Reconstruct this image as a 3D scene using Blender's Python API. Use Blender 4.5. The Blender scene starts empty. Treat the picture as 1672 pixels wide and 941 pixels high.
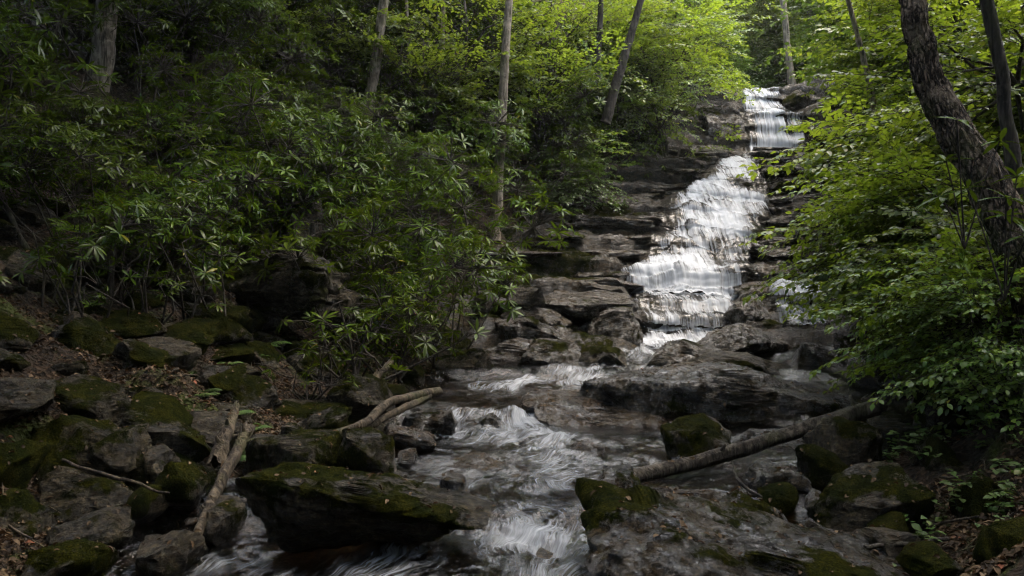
import bpy, math, random
import numpy as np
from mathutils import Vector, Matrix

random.seed(7)
scene = bpy.context.scene
COL = scene.collection
F, CX, CY, H = 1448.0, 836.0, 470.5, 1.6


def at(px, py, D):
    """World point seen at photo pixel (px, py) at distance D along +Y."""
    return np.array([(px - CX) / F * D, D, H - (py - CY) / F * D])


def wx(px, D):
    return (np.asarray(px, float) - CX) / F * D


# ------------------------------------------------------------------ noise
def _hash(ix, iy, iz, seed):
    h = (ix * 374761393 + iy * 668265263 + iz * 2147483647 + seed * 974711) & 0xFFFFFFFF
    h = ((h ^ (h >> 13)) * 1274126177) & 0xFFFFFFFF
    h = ((h ^ (h >> 15)) * 2246822519) & 0xFFFFFFFF
    return ((h ^ (h >> 16)) & 0xFFFFFF) / float(0xFFFFFF)


def vnoise(x, y, z=0.0, seed=0):
    x, y, z = np.broadcast_arrays(np.asarray(x, float), np.asarray(y, float), np.asarray(z, float))
    ix, iy, iz = np.floor(x).astype(np.int64), np.floor(y).astype(np.int64), np.floor(z).astype(np.int64)
    fx, fy, fz = x - ix, y - iy, z - iz
    fx, fy, fz = fx * fx * (3 - 2 * fx), fy * fy * (3 - 2 * fy), fz * fz * (3 - 2 * fz)
    r = 0
    for a in (0, 1):
        wa = fx if a else 1 - fx
        for b in (0, 1):
            wb = fy if b else 1 - fy
            for c in (0, 1):
                wc = fz if c else 1 - fz
                r = r + wa * wb * wc * _hash(ix + a, iy + b, iz + c, seed)
    return r * 2 - 1


def fbm(x, y, z=0.0, seed=0, oct=4, gain=.5, lac=2.03):
    r, a = 0, 1.0
    for i in range(oct):
        r = r + a * vnoise(np.asarray(x) * lac ** i + i * 7.3, np.asarray(y) * lac ** i + i * 3.1, np.asarray(z) * lac ** i, seed + i)
        a *= gain
    return r


def sstep(a, b, x):
    t = np.clip((np.asarray(x, float) - a) / (b - a), 0, 1)
    return t * t * (3 - 2 * t)


# ------------------------------------------------------------------ mesh helpers
def mesh_from(name, V, quads=None, tris=None, mats=(), mat_idx=None, smooth=True, uv=None, attrs=None):
    me = bpy.data.meshes.new(name)
    V = np.asarray(V, np.float32)
    nq = 0 if quads is None else len(quads)
    nt = 0 if tris is None else len(tris)
    me.vertices.add(len(V))
    me.vertices.foreach_set('co', V.ravel())
    loops = []
    if nq: loops.append(np.asarray(quads, np.int32).ravel())
    if nt: loops.append(np.asarray(tris, np.int32).ravel())
    loops = np.concatenate(loops)
    me.loops.add(len(loops))
    me.loops.foreach_set('vertex_index', loops)
    starts = np.concatenate([np.arange(nq) * 4, nq * 4 + np.arange(nt) * 3]).astype(np.int32)
    me.polygons.add(nq + nt)
    me.polygons.foreach_set('loop_start', starts)
    if smooth:
        me.polygons.foreach_set('use_smooth', np.ones(nq + nt, bool))
    for m in mats: me.materials.append(m)
    if mat_idx is not None:
        me.polygons.foreach_set('material_index', np.asarray(mat_idx, np.int32))
    if uv is not None:
        l = me.uv_layers.new(name='UVMap')
        l.data.foreach_set('uv', np.asarray(uv, np.float32)[loops].ravel())
    for k, a in (attrs or {}).items():
        at_ = me.attributes.new(k, 'FLOAT', 'POINT')
        at_.data.foreach_set('value', np.asarray(a, np.float32))
    me.update(calc_edges=True)
    return me


def grid_quads(nr, nc):
    i = np.arange(nr * nc).reshape(nr, nc)
    return np.stack([i[:-1, :-1], i[:-1, 1:], i[1:, 1:], i[1:, :-1]], -1).reshape(-1, 4)


def link(name, data, parent=None, loc=None):
    o = bpy.data.objects.new(name, data)
    COL.objects.link(o)
    if parent is not None: o.parent = parent
    if loc is not None: o.location = [float(c) for c in loc]
    return o


def tag(o, label=None, cat=None, group=None, kind=None):
    if label: o['label'] = label
    if cat: o['category'] = cat
    if group: o['group'] = group
    if kind: o['kind'] = kind
    return o


def norm(v):
    v = np.asarray(v, float)
    return v / np.maximum(np.linalg.norm(v, axis=-1, keepdims=True), 1e-9)


def cat_meshes(parts):
    """parts: (V, quads, mat) -> V, quads, mat_idx"""
    Vs, Qs, Ms, n = [], [], [], 0
    for V, Q, m in parts:
        if len(V) == 0: continue
        Vs.append(V); Qs.append(np.asarray(Q) + n); Ms.append(np.full(len(Q), m)); n += len(V)
    return np.concatenate(Vs), np.concatenate(Qs), np.concatenate(Ms)


def tube(P, R, n=10, rough=0.0, seed=0, cap=True, ridge=0.0):
    """Tapered tube along polyline P with radii R; quads only."""
    P = np.asarray(P, float); R = np.asarray(R, float)
    T = norm(np.gradient(P, axis=0))
    ref = np.array([0.31, 0.92, 0.17]) if abs(T[0][2]) > .6 else np.array([0.05, 0.1, 1.0])
    A = norm(np.cross(T, ref)); B = np.cross(T, A)
    th = np.linspace(0, 2 * np.pi, n, endpoint=False)
    rr = R[:, None] * np.ones(n)[None]
    if rough or ridge:
        s = np.concatenate([[0], np.cumsum(np.linalg.norm(np.diff(P, axis=0), axis=1))])
        cx, cy = np.cos(th), np.sin(th)
        r0 = max(R.mean(), 1e-4)
        if rough: rr = rr * (1 + rough * fbm(cx[None] * 1.3 + seed, cy[None] * 1.3, s[:, None] / r0 * .12, seed, 3))
        if ridge:
            k = fbm(cx[None] * 7 + seed, cy[None] * 7, s[:, None] / r0 * .16, seed + 9, 4)
            rr = rr * (1 + ridge * (1 - np.abs(k) * 2))
    V = P[:, None] + rr[..., None] * (np.cos(th)[None, :, None] * A[:, None] + np.sin(th)[None, :, None] * B[:, None])
    m = len(P)
    i = np.arange(m * n).reshape(m, n); j = np.roll(i, -1, 1)
    Q = np.stack([i[:-1], j[:-1], j[1:], i[1:]], -1).reshape(-1, 4)
    V = V.reshape(-1, 3)
    if cap:
        for row, c in ((0, P[0]), (m - 1, P[-1])):
            k = len(V)
            V = np.concatenate([V, c[None]])
            idx = i[row]
            Q = np.concatenate([Q, [[idx[a], idx[(a + 1) % n], idx[(a + 2) % n], k] for a in range(0, n - 1, 2)]])
    return V, Q


def curve_pts(pts, n=24, wob=0.0, seed=0):
    """Smooth Catmull-Rom through pts."""
    p = np.asarray(pts, float)
    p = np.concatenate([[2 * p[0] - p[1]], p, [2 * p[-1] - p[-2]]])
    t = np.linspace(0, len(pts) - 1 - 1e-6, n)
    k = t.astype(int); f = (t - k)[:, None]
    a, b, c, d = p[k], p[k + 1], p[k + 2], p[k + 3]
    q = .5 * (2 * b + (c - a) * f + (2 * a - 5 * b + 4 * c - d) * f ** 2 + (3 * b - a - 3 * c + d) * f ** 3)
    if wob:
        s = np.linspace(0, n / 6, n)
        q = q + wob * np.stack([fbm(s, 0 * s + 1, 0, seed, 2), fbm(s, 0 * s + 5, 0, seed, 2), fbm(s, 0 * s + 9, 0, seed, 2)], -1)
    return q


def segs(A, B, ra, rb, n=3):
    """many thin prisms, vectorised"""
    A, B = np.asarray(A, float), np.asarray(B, float)
    if len(A) == 0: return np.zeros((0, 3)), np.zeros((0, 4), int)
    ra = np.broadcast_to(ra, (len(A),)); rb = np.broadcast_to(rb, (len(A),))
    T = norm(B - A)
    U = norm(np.cross(T, np.array([.3, .2, .93])) + 1e-6); W = np.cross(T, U)
    th = np.linspace(0, 2 * np.pi, n, endpoint=False)
    ring = np.cos(th)[None, :, None] * U[:, None] + np.sin(th)[None, :, None] * W[:, None]
    V = np.concatenate([A[:, None] + ring * ra[:, None, None], B[:, None] + ring * rb[:, None, None]], 1)
    base = (np.arange(len(A)) * 2 * n)[:, None]
    q = np.array([[k, (k + 1) % n, n + (k + 1) % n, n + k] for k in range(n)])
    return V.reshape(-1, 3), (base[:, :, None] + q[None]).reshape(-1, 4)


# ------------------------------------------------------------------ leaves
def leaf_template(rows, fold=.25, droop=.2, curl=0.0):
    """rows: list of (t, halfwidth); leaf along +Y, normal +Z, unit length."""
    V = []
    for t, w in rows:
        z = -droop * t * t
        V += [(-w, t, z + fold * w + curl * w * t), (0, t, z), (w, t, z + fold * w + curl * w * t)]
    n = len(rows)
    return np.array(V), grid_quads(n, 3)


RHODO = leaf_template([(0, .012), (.12, .04), (.35, .095), (.62, .115), (.85, .07), (1, .012)], .22, .22)
BROAD = leaf_template([(0, .02), (.2, .22), (.5, .31), (.8, .16), (1, .02)], .2, .18)
BROADLO = leaf_template([(0, .03), (.45, .33), (1, .03)], .25, .12)
DRY = leaf_template([(0, .03), (.3, .26), (.65, .28), (1, .03)], .7, .35)
COMPOUND = leaf_template([(0, .02), (.3, .16), (.7, .15), (1, .02)], .2, .2)


def put_leaves(tmpl, P, Dv, Nv, S, W=None):
    """P pos, Dv axis dir, Nv approx normal, S length (all arrays)."""
    V, Q = tmpl
    Dv = norm(Dv)
    X = norm(np.cross(Dv, Nv)); N = np.cross(X, Dv)
    R = np.stack([X, Dv, N], -1)
    M = V[None] * np.asarray(S)[:, None, None]
    if W is not None: M = M * np.stack([W, np.ones_like(W), W], -1)[:, None, :]
    out = np.einsum('mij,mvj->mvi', R, M) + np.asarray(P)[:, None]
    q = Q[None] + (np.arange(len(P)) * len(V))[:, None, None]
    return out.reshape(-1, 3), q.reshape(-1, 4)


rng = np.random.default_rng(11)


def spray_template(r, L=.8, n_side=7, leaf=.085, per=6):
    """flat twig with side twigs and alternate leaves; along +Y, up +Z. returns leaf P,D,N,S and segs A,B,rad"""
    P, Dv, Nv, S, A, B, Rr = [], [], [], [], [], [], []
    main = [np.zeros(3)]
    d = np.array([0, 1., .1])
    for i in range(8):
        d = norm(d + r.normal(0, .12, 3) * [1, .3, .6] + [0, 0, -.03])
        main.append(main[-1] + d * L / 8)
    for i in range(8): A.append(main[i]); B.append(main[i + 1]); Rr.append(.007 * (1 - i / 10))
    tw = [(main[k], norm(main[min(k + 1, 8)] - main[k - 1]), 0) for k in (8,)]
    for k in range(n_side):
        t = (k + .7) / n_side * 8
        i = min(int(t), 7)
        p = main[i] + (main[i + 1] - main[i]) * (t - i)
        sd = 1 if k % 2 else -1
        ang = r.uniform(.7, 1.05)
        tw.append((p, norm([sd * math.sin(ang), math.cos(ang), r.normal(0, .12)]), L * r.uniform(.28, .5) * (1.15 - t / 10)))
    for p0, dd, ln in tw:
        n = per if ln else 3
        if not ln: ln = .12
        end = p0 + dd * ln + np.array([0, 0, -.06 * ln])
        A.append(p0); B.append(end); Rr.append(.003)
        perp = norm(np.cross(dd, [0, 0, 1.]))
        for j in range(n):
            f = (j + 1) / n
            sd = 1 if j % 2 else -1
            ld = dd * .7 + perp * sd * (.85 if j < n - 1 else .1) + r.normal(0, .18, 3)
            P.append(p0 + (end - p0) * f); Dv.append(ld + [0, 0, -.12])
            Nv.append(np.array([0, 0, 1.]) + r.normal(0, .33, 3)); S.append(leaf * r.uniform(.65, 1.15))
    f = lambda a: np.array(a)
    return f(P), norm(f(Dv)), norm(f(Nv)), f(S), f(A), f(B), f(Rr)


def compile_sprays(r, templates, pos, dirs, ups, scales, leaf_t, leaf_scale=1.0):
    """instantiate spray templates -> parts for cat_meshes (leaf mat 0, twig mat 1)"""
    parts = []
    pick = r.integers(0, len(templates), len(pos))
    Y = norm(dirs); X = norm(np.cross(Y, ups)); Z = np.cross(X, Y)
    R = np.stack([X, Y, Z], -1)
    for k, t in enumerate(templates):
        m = np.where(pick == k)[0]
        if len(m) == 0: continue
        P, D_, N_, S_, A, B, Rr = t
        s = scales[m][:, None, None]
        g = lambda q: np.einsum('mij,vj->mvi', R[m], q)
        PP = (g(P) * s + pos[m][:, None]).reshape(-1, 3)
        parts.append((*put_leaves(leaf_t, PP, g(D_).reshape(-1, 3), g(N_).reshape(-1, 3),
                                  (S_[None] * leaf_scale * np.ones((len(m), 1))).ravel()), 0))
        AA = (g(A) * s + pos[m][:, None]).reshape(-1, 3); BB = (g(B) * s + pos[m][:, None]).reshape(-1, 3)
        parts.append((*segs(AA, BB, np.tile(Rr, len(m)), np.tile(Rr * .7, len(m))), 1))
    return parts
# ------------------------------------------------------------------ materials
class NT:
    def __init__(s, name):
        s.m = bpy.data.materials.new(name); s.m.use_nodes = True
        s.t = s.m.node_tree; s.t.nodes.clear()
        s.out = s.t.nodes.new('ShaderNodeOutputMaterial')

    def n(s, typ, props=None, **inp):
        nd = s.t.nodes.new('ShaderNode' + typ)
        for k, v in (props or {}).items(): setattr(nd, k, v)
        for k, v in inp.items():
            key = int(k[1:]) if k[0] == '_' and k[1:].isdigit() else k.replace('_', ' ')
            sock = nd.inputs[key]
            if isinstance(v, bpy.types.NodeSocket): s.t.links.new(v, sock)
            else: sock.default_value = v
        return nd

    def noise(s, vec, scale, detail=5, rough=.55, dist=0.0):
        return s.n('TexNoise', Vector=vec, Scale=scale, Detail=detail, Roughness=rough, Distortion=dist).outputs['Fac']

    def ramp(s, fac, stops, interp='LINEAR'):
        nd = s.n('ValToRGB', Fac=fac)
        cr = nd.color_ramp; cr.interpolation = interp
        while len(cr.elements) < len(stops): cr.elements.new(.5)
        for e, (p, c) in zip(cr.elements, stops):
            e.position = p; e.color = (*c, 1) if len(c) == 3 else c
        return nd.outputs['Color']

    def mr(s, v, a, b, c=0.0, d=1.0):
        return s.n('MapRange', Value=v, _1=a, _2=b, _3=c, _4=d).outputs[0]

    def math(s, op, a, b=0.0, clamp=False):
        return s.n('Math', {'operation': op, 'use_clamp': clamp}, _0=a, _1=b).outputs[0]

    def mix(s, fac, a, b, mode='MIX'):
        nd = s.n('Mix', {'data_type': 'RGBA', 'blend_type': mode})
        for i, v in ((0, fac), (6, a), (7, b)):
            if isinstance(v, bpy.types.NodeSocket): s.t.links.new(v, nd.inputs[i])
            else: nd.inputs[i].default_value = v if i == 0 else ((*v, 1) if len(v) == 3 else v)
        return nd.outputs[2]

    def bump(s, h, strength=.5, dist=.02, normal=None):
        kw = {} if normal is None else {'Normal': normal}
        return s.n('Bump', Strength=strength, Distance=dist, Height=h, **kw).outputs[0]

    def done(s, shader):
        s.t.links.new(shader, s.out.inputs['Surface']); return s.m


def rock_mat(name, dark=(.006, .005, .004), mid=(.026, .023, .018), light=(.085, .075, .060), moss=.5, wet=.5, rust=.2, lichen=.5, strata=1.0, coat=.75, coat_r=.24):
    t = NT(name)
    geo = t.n('NewGeometry')
    oi = t.n('ObjectInfo')
    off = t.n('VectorMath', {'operation': 'SCALE'}, _0=t.n('CombineXYZ', X=oi.outputs['Random'], Y=oi.outputs['Random'], Z=0.0).outputs[0], Scale=37.0).outputs[0]
    pos = t.n('VectorMath', {'operation': 'ADD'}, _0=geo.outputs['Position'], _1=off).outputs[0]
    lay = t.n('Mapping', Vector=pos, Scale=(1.0, 1.0, 4.0), Rotation=(.08, .12, 0)).outputs[0]
    n1 = t.noise(pos, 3.2, 8, .70)
    n2 = t.noise(lay, 7.0, 9, .72, .5)
    n3 = t.noise(pos, 34.0, 6, .75)
    f = t.math('ADD', t.math('MULTIPLY', n1, .45), t.math('MULTIPLY', n2, .55))
    col = t.ramp(f, [(.38, dark), (.48, mid), (.58, tuple(.55 * (a + b) for a, b in zip(mid, light))), (.68, light)])
    col = t.mix(t.mr(n3, .42, .60), t.mix(1.0, col, (.25, .25, .25), 'MULTIPLY'), t.mix(1.0, col, (1.9, 1.82, 1.65), 'MULTIPLY'))
    st = t.mr(t.noise(pos, 2.4, 8, .72, .6), .50, .64, 0, rust)
    col = t.mix(st, col, (.048, .031, .011))
    # crusty pale lichen flecks
    l1 = t.mr(t.noise(pos, 24.0, 6, .75), .56, .62)
    l2 = t.mr(t.noise(pos, 3.1, 6, .7), .47, .58)
    col = t.mix(t.math('MULTIPLY', t.math('MULTIPLY', l1, l2), lichen), col, (.20, .19, .14))
    # dark damp stains
    col = t.mix(t.mr(t.noise(pos, 5.5, 7, .7), .54, .64, 0, .75), col, dark)
    spec = .5
    rough_v = t.mr(t.noise(pos, 9.0, 6, .7), .38, .64, .46 - .32 * wet, .92 - .35 * wet)
    h = t.math('ADD', t.math('MULTIPLY', n2, 1.2 * strata), t.math('MULTIPLY', n3, .65))
    h = t.math('ADD', h, t.math('MULTIPLY', n1, .8))
    b = t.bump(h, 1.0, .045)
    p = t.n('BsdfPrincipled')
    p.inputs['IOR'].default_value = 1.22
    if moss > 0:
        ma = t.n('Attribute', {'attribute_name': 'moss'}).outputs['Fac']
        fine = t.noise(pos, 11.0, 9, .78)
        mm = t.math('ADD', t.math('MULTIPLY', ma, .26), t.math('ADD', t.math('MULTIPLY', fine, 1.0), t.math('MULTIPLY', t.math('SUBTRACT', t.noise(pos, 2.1, 5, .65), .5), .55)))
        th = .685 - .17 * moss
        mfac = t.mr(mm, th, th + .10)
        mtex = t.noise(pos, 95, 4, .75)
        mhue = t.noise(pos, 6.0, 6, .7)
        mcol = t.ramp(mtex, [(.34, (.004, .006, .001)), (.52, (.020, .026, .004)), (.72, (.068, .074, .010))])
        mcol = t.mix(t.mr(mhue, .40, .60), t.mix(1.0, mcol, (.42, .48, .45), 'MULTIPLY'), t.mix(1.0, mcol, (1.35, 1.08, .8), 'MULTIPLY'))
        col = t.mix(mfac, col, mcol)
        rough_v = t.math('MAXIMUM', rough_v, t.math('MULTIPLY', mfac, .95))
        b = t.bump(t.math('MULTIPLY', t.math('ADD', t.math('MULTIPLY', mtex, 1.4), t.math('MULTIPLY', mhue, 2.0)), mfac), 1.0, .03, b)
        t.t.links.new(t.mr(mfac, 0, 1, spec, .1), p.inputs['Specular IOR Level'])
        cw = t.math('MULTIPLY', t.mr(mfac, 0, 1, coat * wet, .0), t.mr(t.noise(pos, 9.0, 8, .75), .44, .56))
    else:
        p.inputs['Specular IOR Level'].default_value = spec
        cw = t.math('MULTIPLY', t.mr(t.noise(pos, 9.0, 8, .75), .44, .56), coat * wet)
    for k, v in (('Base Color', col), ('Roughness', rough_v), ('Normal', b)): t.t.links.new(v, p.inputs[k])
    if wet > .45:
        t.t.links.new(cw, p.inputs['Coat Weight'])
        p.inputs['Coat Roughness'].default_value = coat_r; p.inputs['Coat IOR'].default_value = 1.7
        t.t.links.new(t.bump(t.math('ADD', t.noise(pos, 22, 6, .75), t.math('MULTIPLY', n2, .9)), 1.0, .05), p.inputs['Coat Normal'])
    return t.done(p.outputs[0])


def leaf_mat(name, c1, c2, c3, rough=.4, trans=.3, spec=.5, tcol=(.25, .38, .03)):
    t = NT(name)
    geo = t.n('NewGeometry'); oi = t.n('ObjectInfo')
    r = geo.outputs['Random Per Island']
    col = t.ramp(r, [(0, c1), (.55, c2), (.955, c3), (.985, c3), (1, (c3[0] * 1.9, c3[1] * 1.0, c3[2]))])
    hs = t.n('HueSaturation', Hue=t.mr(oi.outputs['Random'], 0, 1, .485, .515), Saturation=1.0, Value=t.mr(oi.outputs['Random'], 0, 1, .8, 1.2), Color=col).outputs[0]
    df = t.n('BsdfDiffuse', Color=hs).outputs[0]
    tr = t.n('BsdfTranslucent', Color=t.mix(.55, hs, tcol)).outputs[0]
    mx = t.n('MixShader', _0=trans, _1=df, _2=tr).outputs[0]
    gl = t.n('BsdfGlossy', Color=(1, 1, 1, 1), Roughness=rough).outputs[0]
    fc = t.n('LayerWeight', Blend=.5).outputs['Facing']
    g = t.math('ADD', t.math('MULTIPLY', t.math('POWER', fc, 3.0), .16 * spec), .045 * spec)
    return t.done(t.n('MixShader', _0=g, _1=mx, _2=gl).outputs[0])


def bark_mat(name, c1, c2, moss=.3, sc=1.0, zs=3.2, plates=0.0):
    t = NT(name)
    geo = t.n('NewGeometry'); pos = geo.outputs['Position']
    st = t.n('Mapping', Vector=pos, Scale=(30 * sc, 30 * sc, zs * sc)).outputs[0]
    rid = t.noise(st, 1.0, 5, .65, .5)
    if plates:
        pv = t.n('VectorMath', {'operation': 'ADD'}, _0=t.n('Mapping', Vector=pos, Scale=(30, 30, 9)).outputs[0], _1=t.n('VectorMath', {'operation': 'SCALE'}, _0=t.n('TexNoise', Vector=pos, Scale=14.0, Detail=4.0).outputs['Color'], Scale=1.6).outputs[0]).outputs[0]
        ed = t.n('TexVoronoi', {'feature': 'DISTANCE_TO_EDGE'}, Vector=pv, Scale=1.0).outputs['Distance']
        rid = t.math('ADD', t.math('MULTIPLY', rid, .6), t.mr(ed, .0, .3, .0, .40))
    blot = t.noise(pos, 7 * sc, 5, .6)
    col = t.ramp(rid, [(.36, tuple(.25 * q for q in c1)), (.5, c1), (.7, c2)])
    col = t.mix(t.mr(blot, .52, .68, 0, .6), col, tuple(min(1, 1.5 * q) for q in c2))
    mfac = t.math('MULTIPLY', t.mr(t.noise(pos, 3.2 * sc, 5, .65), .52, .62), moss)
    col = t.mix(mfac, col, t.ramp(t.noise(pos, 90, 2), [(.3, (.018, .024, .004)), (.7, (.07, .085, .014))]))
    p = t.n('BsdfPrincipled', Base_Color=col, Roughness=.85, Normal=t.bump(rid, 1.0, .03 / sc))
    p.inputs['Specular IOR Level'].default_value = .2
    return t.done(p.outputs[0])


def soil_mat(name):
    t = NT(name)
    geo = t.n('NewGeometry'); pos = geo.outputs['Position']
    a = t.noise(pos, 3.0, 8, .7)
    b = t.noise(pos, 40, 5, .7)
    vo = t.n('TexVoronoi', Vector=pos, Scale=28.0)
    lv = t.ramp(vo.outputs['Color'], [(.2, (.012, .008, .005)), (.5, (.035, .022, .013)), (.85, (.075, .047, .027))])
    col = t.mix(t.mr(a, .35, .65), lv, t.ramp(b, [(.3, (.006, .005, .004)), (.7, (.03, .023, .016))]))
    m = t.mr(t.noise(pos, 1.3, 7, .7), .5, .6)
    col = t.mix(m, col, t.ramp(t.noise(pos, 120, 3, .7), [(.3, (.012, .017, .003)), (.7, (.06, .072, .012))]))
    h = t.math('ADD', t.math('ADD', a, b), t.math('MULTIPLY', vo.outputs['Distance'], 1.0))
    p = t.n('BsdfPrincipled', Base_Color=col, Roughness=.9, Normal=t.bump(h, 1.0, .04))
    p.inputs['Specular IOR Level'].default_value = .12
    return t.done(p.outputs[0])


def bed_mat(name):
    """wet stone and gravel under the shallow stream"""
    return rock_mat(name, (.012, .009, .006), (.05, .034, .018), (.12, .085, .045), moss=0, wet=.8, rust=.7, lichen=.1)


def water_mat(name, su=9.0, sv=.8, clear=(.55, .47, .33), bumps=.5, streakc=1.0, ior=1.33, grough=.10, gl_col=1.0, sharp=.30, s2m=3.6, tlm=.25):
    """Clear brown stream water with aerated white streaks drawn out along the flow (UV: u across, v along)."""
    t = NT(name)
    uv = t.n('UVMap', {'uv_map': 'UVMap'}).outputs[0]
    foam = t.n('Attribute', {'attribute_name': 'foam'}).outputs['Fac']
    geo = t.n('NewGeometry'); pos = geo.outputs['Position']
    warp = t.n('TexNoise', Vector=uv, Scale=1.6, Detail=3.0).outputs['Color']
    wv = t.n('VectorMath', {'operation': 'SCALE'}, _0=t.n('VectorMath', {'operation': 'SUBTRACT'}, _0=warp, _1=(.5, .5, .5)).outputs[0], Scale=.6 * streakc).outputs[0]
    uv2 = t.n('VectorMath', {'operation': 'ADD'}, _0=uv, _1=wv).outputs[0]
    s1 = t.noise(t.n('Mapping', Vector=uv2, Scale=(su, sv, 1)).outputs[0], 1.0, 5, .65)
    s2 = t.noise(t.n('Mapping', Vector=uv2, Scale=(su * s2m, sv * 1.8, 1), Location=(3, 7, 0)).outputs[0], 1.0, 4, .6)
    big = t.noise(t.n('Mapping', Vector=uv2, Scale=(2.6, 1.6, 1)).outputs[0], 1.0, 4, .6)
    s = t.math('ADD', t.math('ADD', t.math('MULTIPLY', s1, .40), t.math('MULTIPLY', s2, .38)), t.math('MULTIPLY', big, .34))
    thr = t.mr(foam, 0, 1, .74, .32)
    d = t.math('SUBTRACT', s, thr)
    fac = t.mr(d, -.02, sharp)
    fac = t.math('MULTIPLY', fac, t.mr(foam, .0, .14), clamp=True)
    h = t.math('ADD', t.math('MULTIPLY', s1, 1.0), t.math('MULTIPLY', s2, .4))
    h = t.math('ADD', h, t.math('MULTIPLY', t.noise(pos, 7.0, 3, .5), .3))
    nb = t.bump(h, bumps, .035)
    fr = t.math('MULTIPLY', t.n('Fresnel', IOR=ior, Normal=nb).outputs[0], gl_col)
    tr = t.n('BsdfTransparent', Color=(*clear, 1)).outputs[0]
    gl = t.n('BsdfGlossy', Roughness=grough, Color=(1, 1, 1, 1), Normal=nb).outputs[0]
    w = t.n('MixShader', _0=fr, _1=tr, _2=gl).outputs[0]
    df = t.n('BsdfDiffuse', Color=(.53, .56, .60, 1), Normal=t.bump(h, .35, .03)).outputs[0]
    tl = t.n('BsdfTranslucent', Color=(.53, .56, .60, 1)).outputs[0]
    white = t.n('MixShader', _0=tlm, _1=df, _2=tl).outputs[0]
    return t.done(t.n('MixShader', _0=fac, _1=w, _2=white).outputs[0])


M = {}
M['rock'] = rock_mat('mossy_boulder_stone', (.0035, .0028, .0016), (.018, .0142, .008), (.072, .058, .034), moss=.70, wet=.48, rust=.5, coat=.5, coat_r=.2)
M['rock_moss'] = rock_mat('very_mossy_stone', (.0035, .0028, .0016), (.018, .0145, .0085), (.060, .051, .032), moss=1.0, wet=.25, rust=.3, lichen=.35)
M['rock_wet'] = rock_mat('wet_dark_stone', (.002, .0015, .001), (.013, .0095, .0052), (.050, .037, .021), moss=.62, wet=.95, rust=.7, lichen=.3, coat=1.05, coat_r=.13)
M['rock_brown'] = rock_mat('wet_brown_stone', (.004, .0028, .0015), (.022, .0135, .006), (.060, .039, .019), moss=.1, wet=.95, rust=.8, lichen=.15, coat=1.05, coat_r=.13)
M['bedrock'] = rock_mat('layered_bedrock', (.002, .0015, .001), (.013, .0095, .0052), (.050, .037, .021), moss=.55, wet=.7, rust=.65, lichen=.3, coat=.9, coat_r=.12)
M['soil'] = soil_mat('forest_soil')
M['bed'] = bed_mat('stream_bed_stone')
M['water'] = water_mat('stream_water', 14.0, 1.6, (.42, .34, .23), 1.0, .5, sharp=.32)
M['fall'] = water_mat('falling_water', 13.0, .36, (.70, .70, .69), .3, .10, 1.33, .3, .03, .17, 2.3, .40)
M['rhodo'] = leaf_mat('rhododendron_leaf', (.013, .025, .003), (.030, .051, .005), (.060, .090, .009), .22, .18, .20, (.13, .19, .01))
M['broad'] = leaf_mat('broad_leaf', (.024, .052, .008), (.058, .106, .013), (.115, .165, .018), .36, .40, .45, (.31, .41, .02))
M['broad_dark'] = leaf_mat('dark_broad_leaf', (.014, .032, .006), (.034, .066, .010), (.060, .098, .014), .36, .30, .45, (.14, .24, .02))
M['far'] = leaf_mat('far_leaf', (.085, .13, .018), (.125, .18, .026), (.18, .235, .036), .5, .42, .3, (.25, .36, .04))  # leaf colours lightened to carry the bright hazy glow above the falls
M['seedling'] = leaf_mat('seedling_leaf', (.03, .06, .012), (.05, .085, .018), (.075, .115, .025), .45, .25, .25, (.16, .26, .04))
M['litter'] = leaf_mat('dead_leaf', (.016, .010, .005), (.046, .029, .013), (.125, .082, .042), .65, .08, .2, (.2, .1, .04))
M['twig'] = bark_mat('twig_bark', (.030, .024, .018), (.06, .05, .04), .15, 2.0)
M['bark_grey'] = bark_mat('mottled_grey_bark', (.15, .122, .094), (.30, .255, .20), .25)
M['bark_dark'] = bark_mat('dark_bark', (.030, .024, .019), (.065, .054, .043), .25)
M['bark_tan'] = bark_mat('tan_bark', (.13, .105, .075), (.24, .20, .15), .4)
M['bark_pale'] = bark_mat('pale_bark', (.15, .125, .09), (.26, .22, .165), .2)
M['bark_rough'] = bark_mat('rough_furrowed_bark', (.050, .036, .024), (.15, .113, .08), .35, .8, 8.0, 1.0)
M['deadwood'] = bark_mat('bare_dead_wood', (.045, .034, .022), (.115, .088, .056), .35, .8)
M['deadwood_wet'] = bark_mat('wet_dead_wood', (.034, .027, .020), (.10, .083, .063), .25, .8)
# ------------------------------------------------------------------ stream course
_zD = [0, 3, 5.75, 6.25, 7.2, 8.8, 9.0, 9.35, 11.6, 12.1, 12.9, 13.2, 14.3, 14.5, 14.8, 15.2, 15.35, 15.8, 16.0, 16.75, 16.8, 17.0, 17.9, 19.6, 21.0, 22, 23.9, 24.05, 24.7, 26.0, 26.3, 26.9, 28, 32, 45, 80, 200]
_zZ = [-.15, -.05, 0, .15, .155, .19, .20, .325, .37, .50, .56, .62, .70, .74, .90, .98, 1.16, 1.24, 1.45, 1.50, 1.54, 2.0, 2.27, 3.25, 4.0, 4.57, 5.2, 5.3, 6.5, 6.85, 7.3, 7.72, 7.8, 8.1, 10, 13, 26]
_eD = [3, 4, 5, 5.8, 6.6, 7.5, 8.5, 9.4, 10.8, 12, 13, 14.5, 16.3, 18, 20, 22, 24, 26, 28, 35, 60, 200]
_eL = [150, 180, 240, 300, 400, 560, 640, 660, 690, 730, 800, 870, 940, 950, 1010, 1075, 1130, 1165, 1180, 1190, 1200, 1200]
_eR = [1500, 1480, 1450, 1440, 1400, 1400, 1430, 1450, 1460, 1430, 1400, 1390, 1370, 1330, 1320, 1320, 1360, 1340, 1310, 1290, 1260, 1260]


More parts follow.
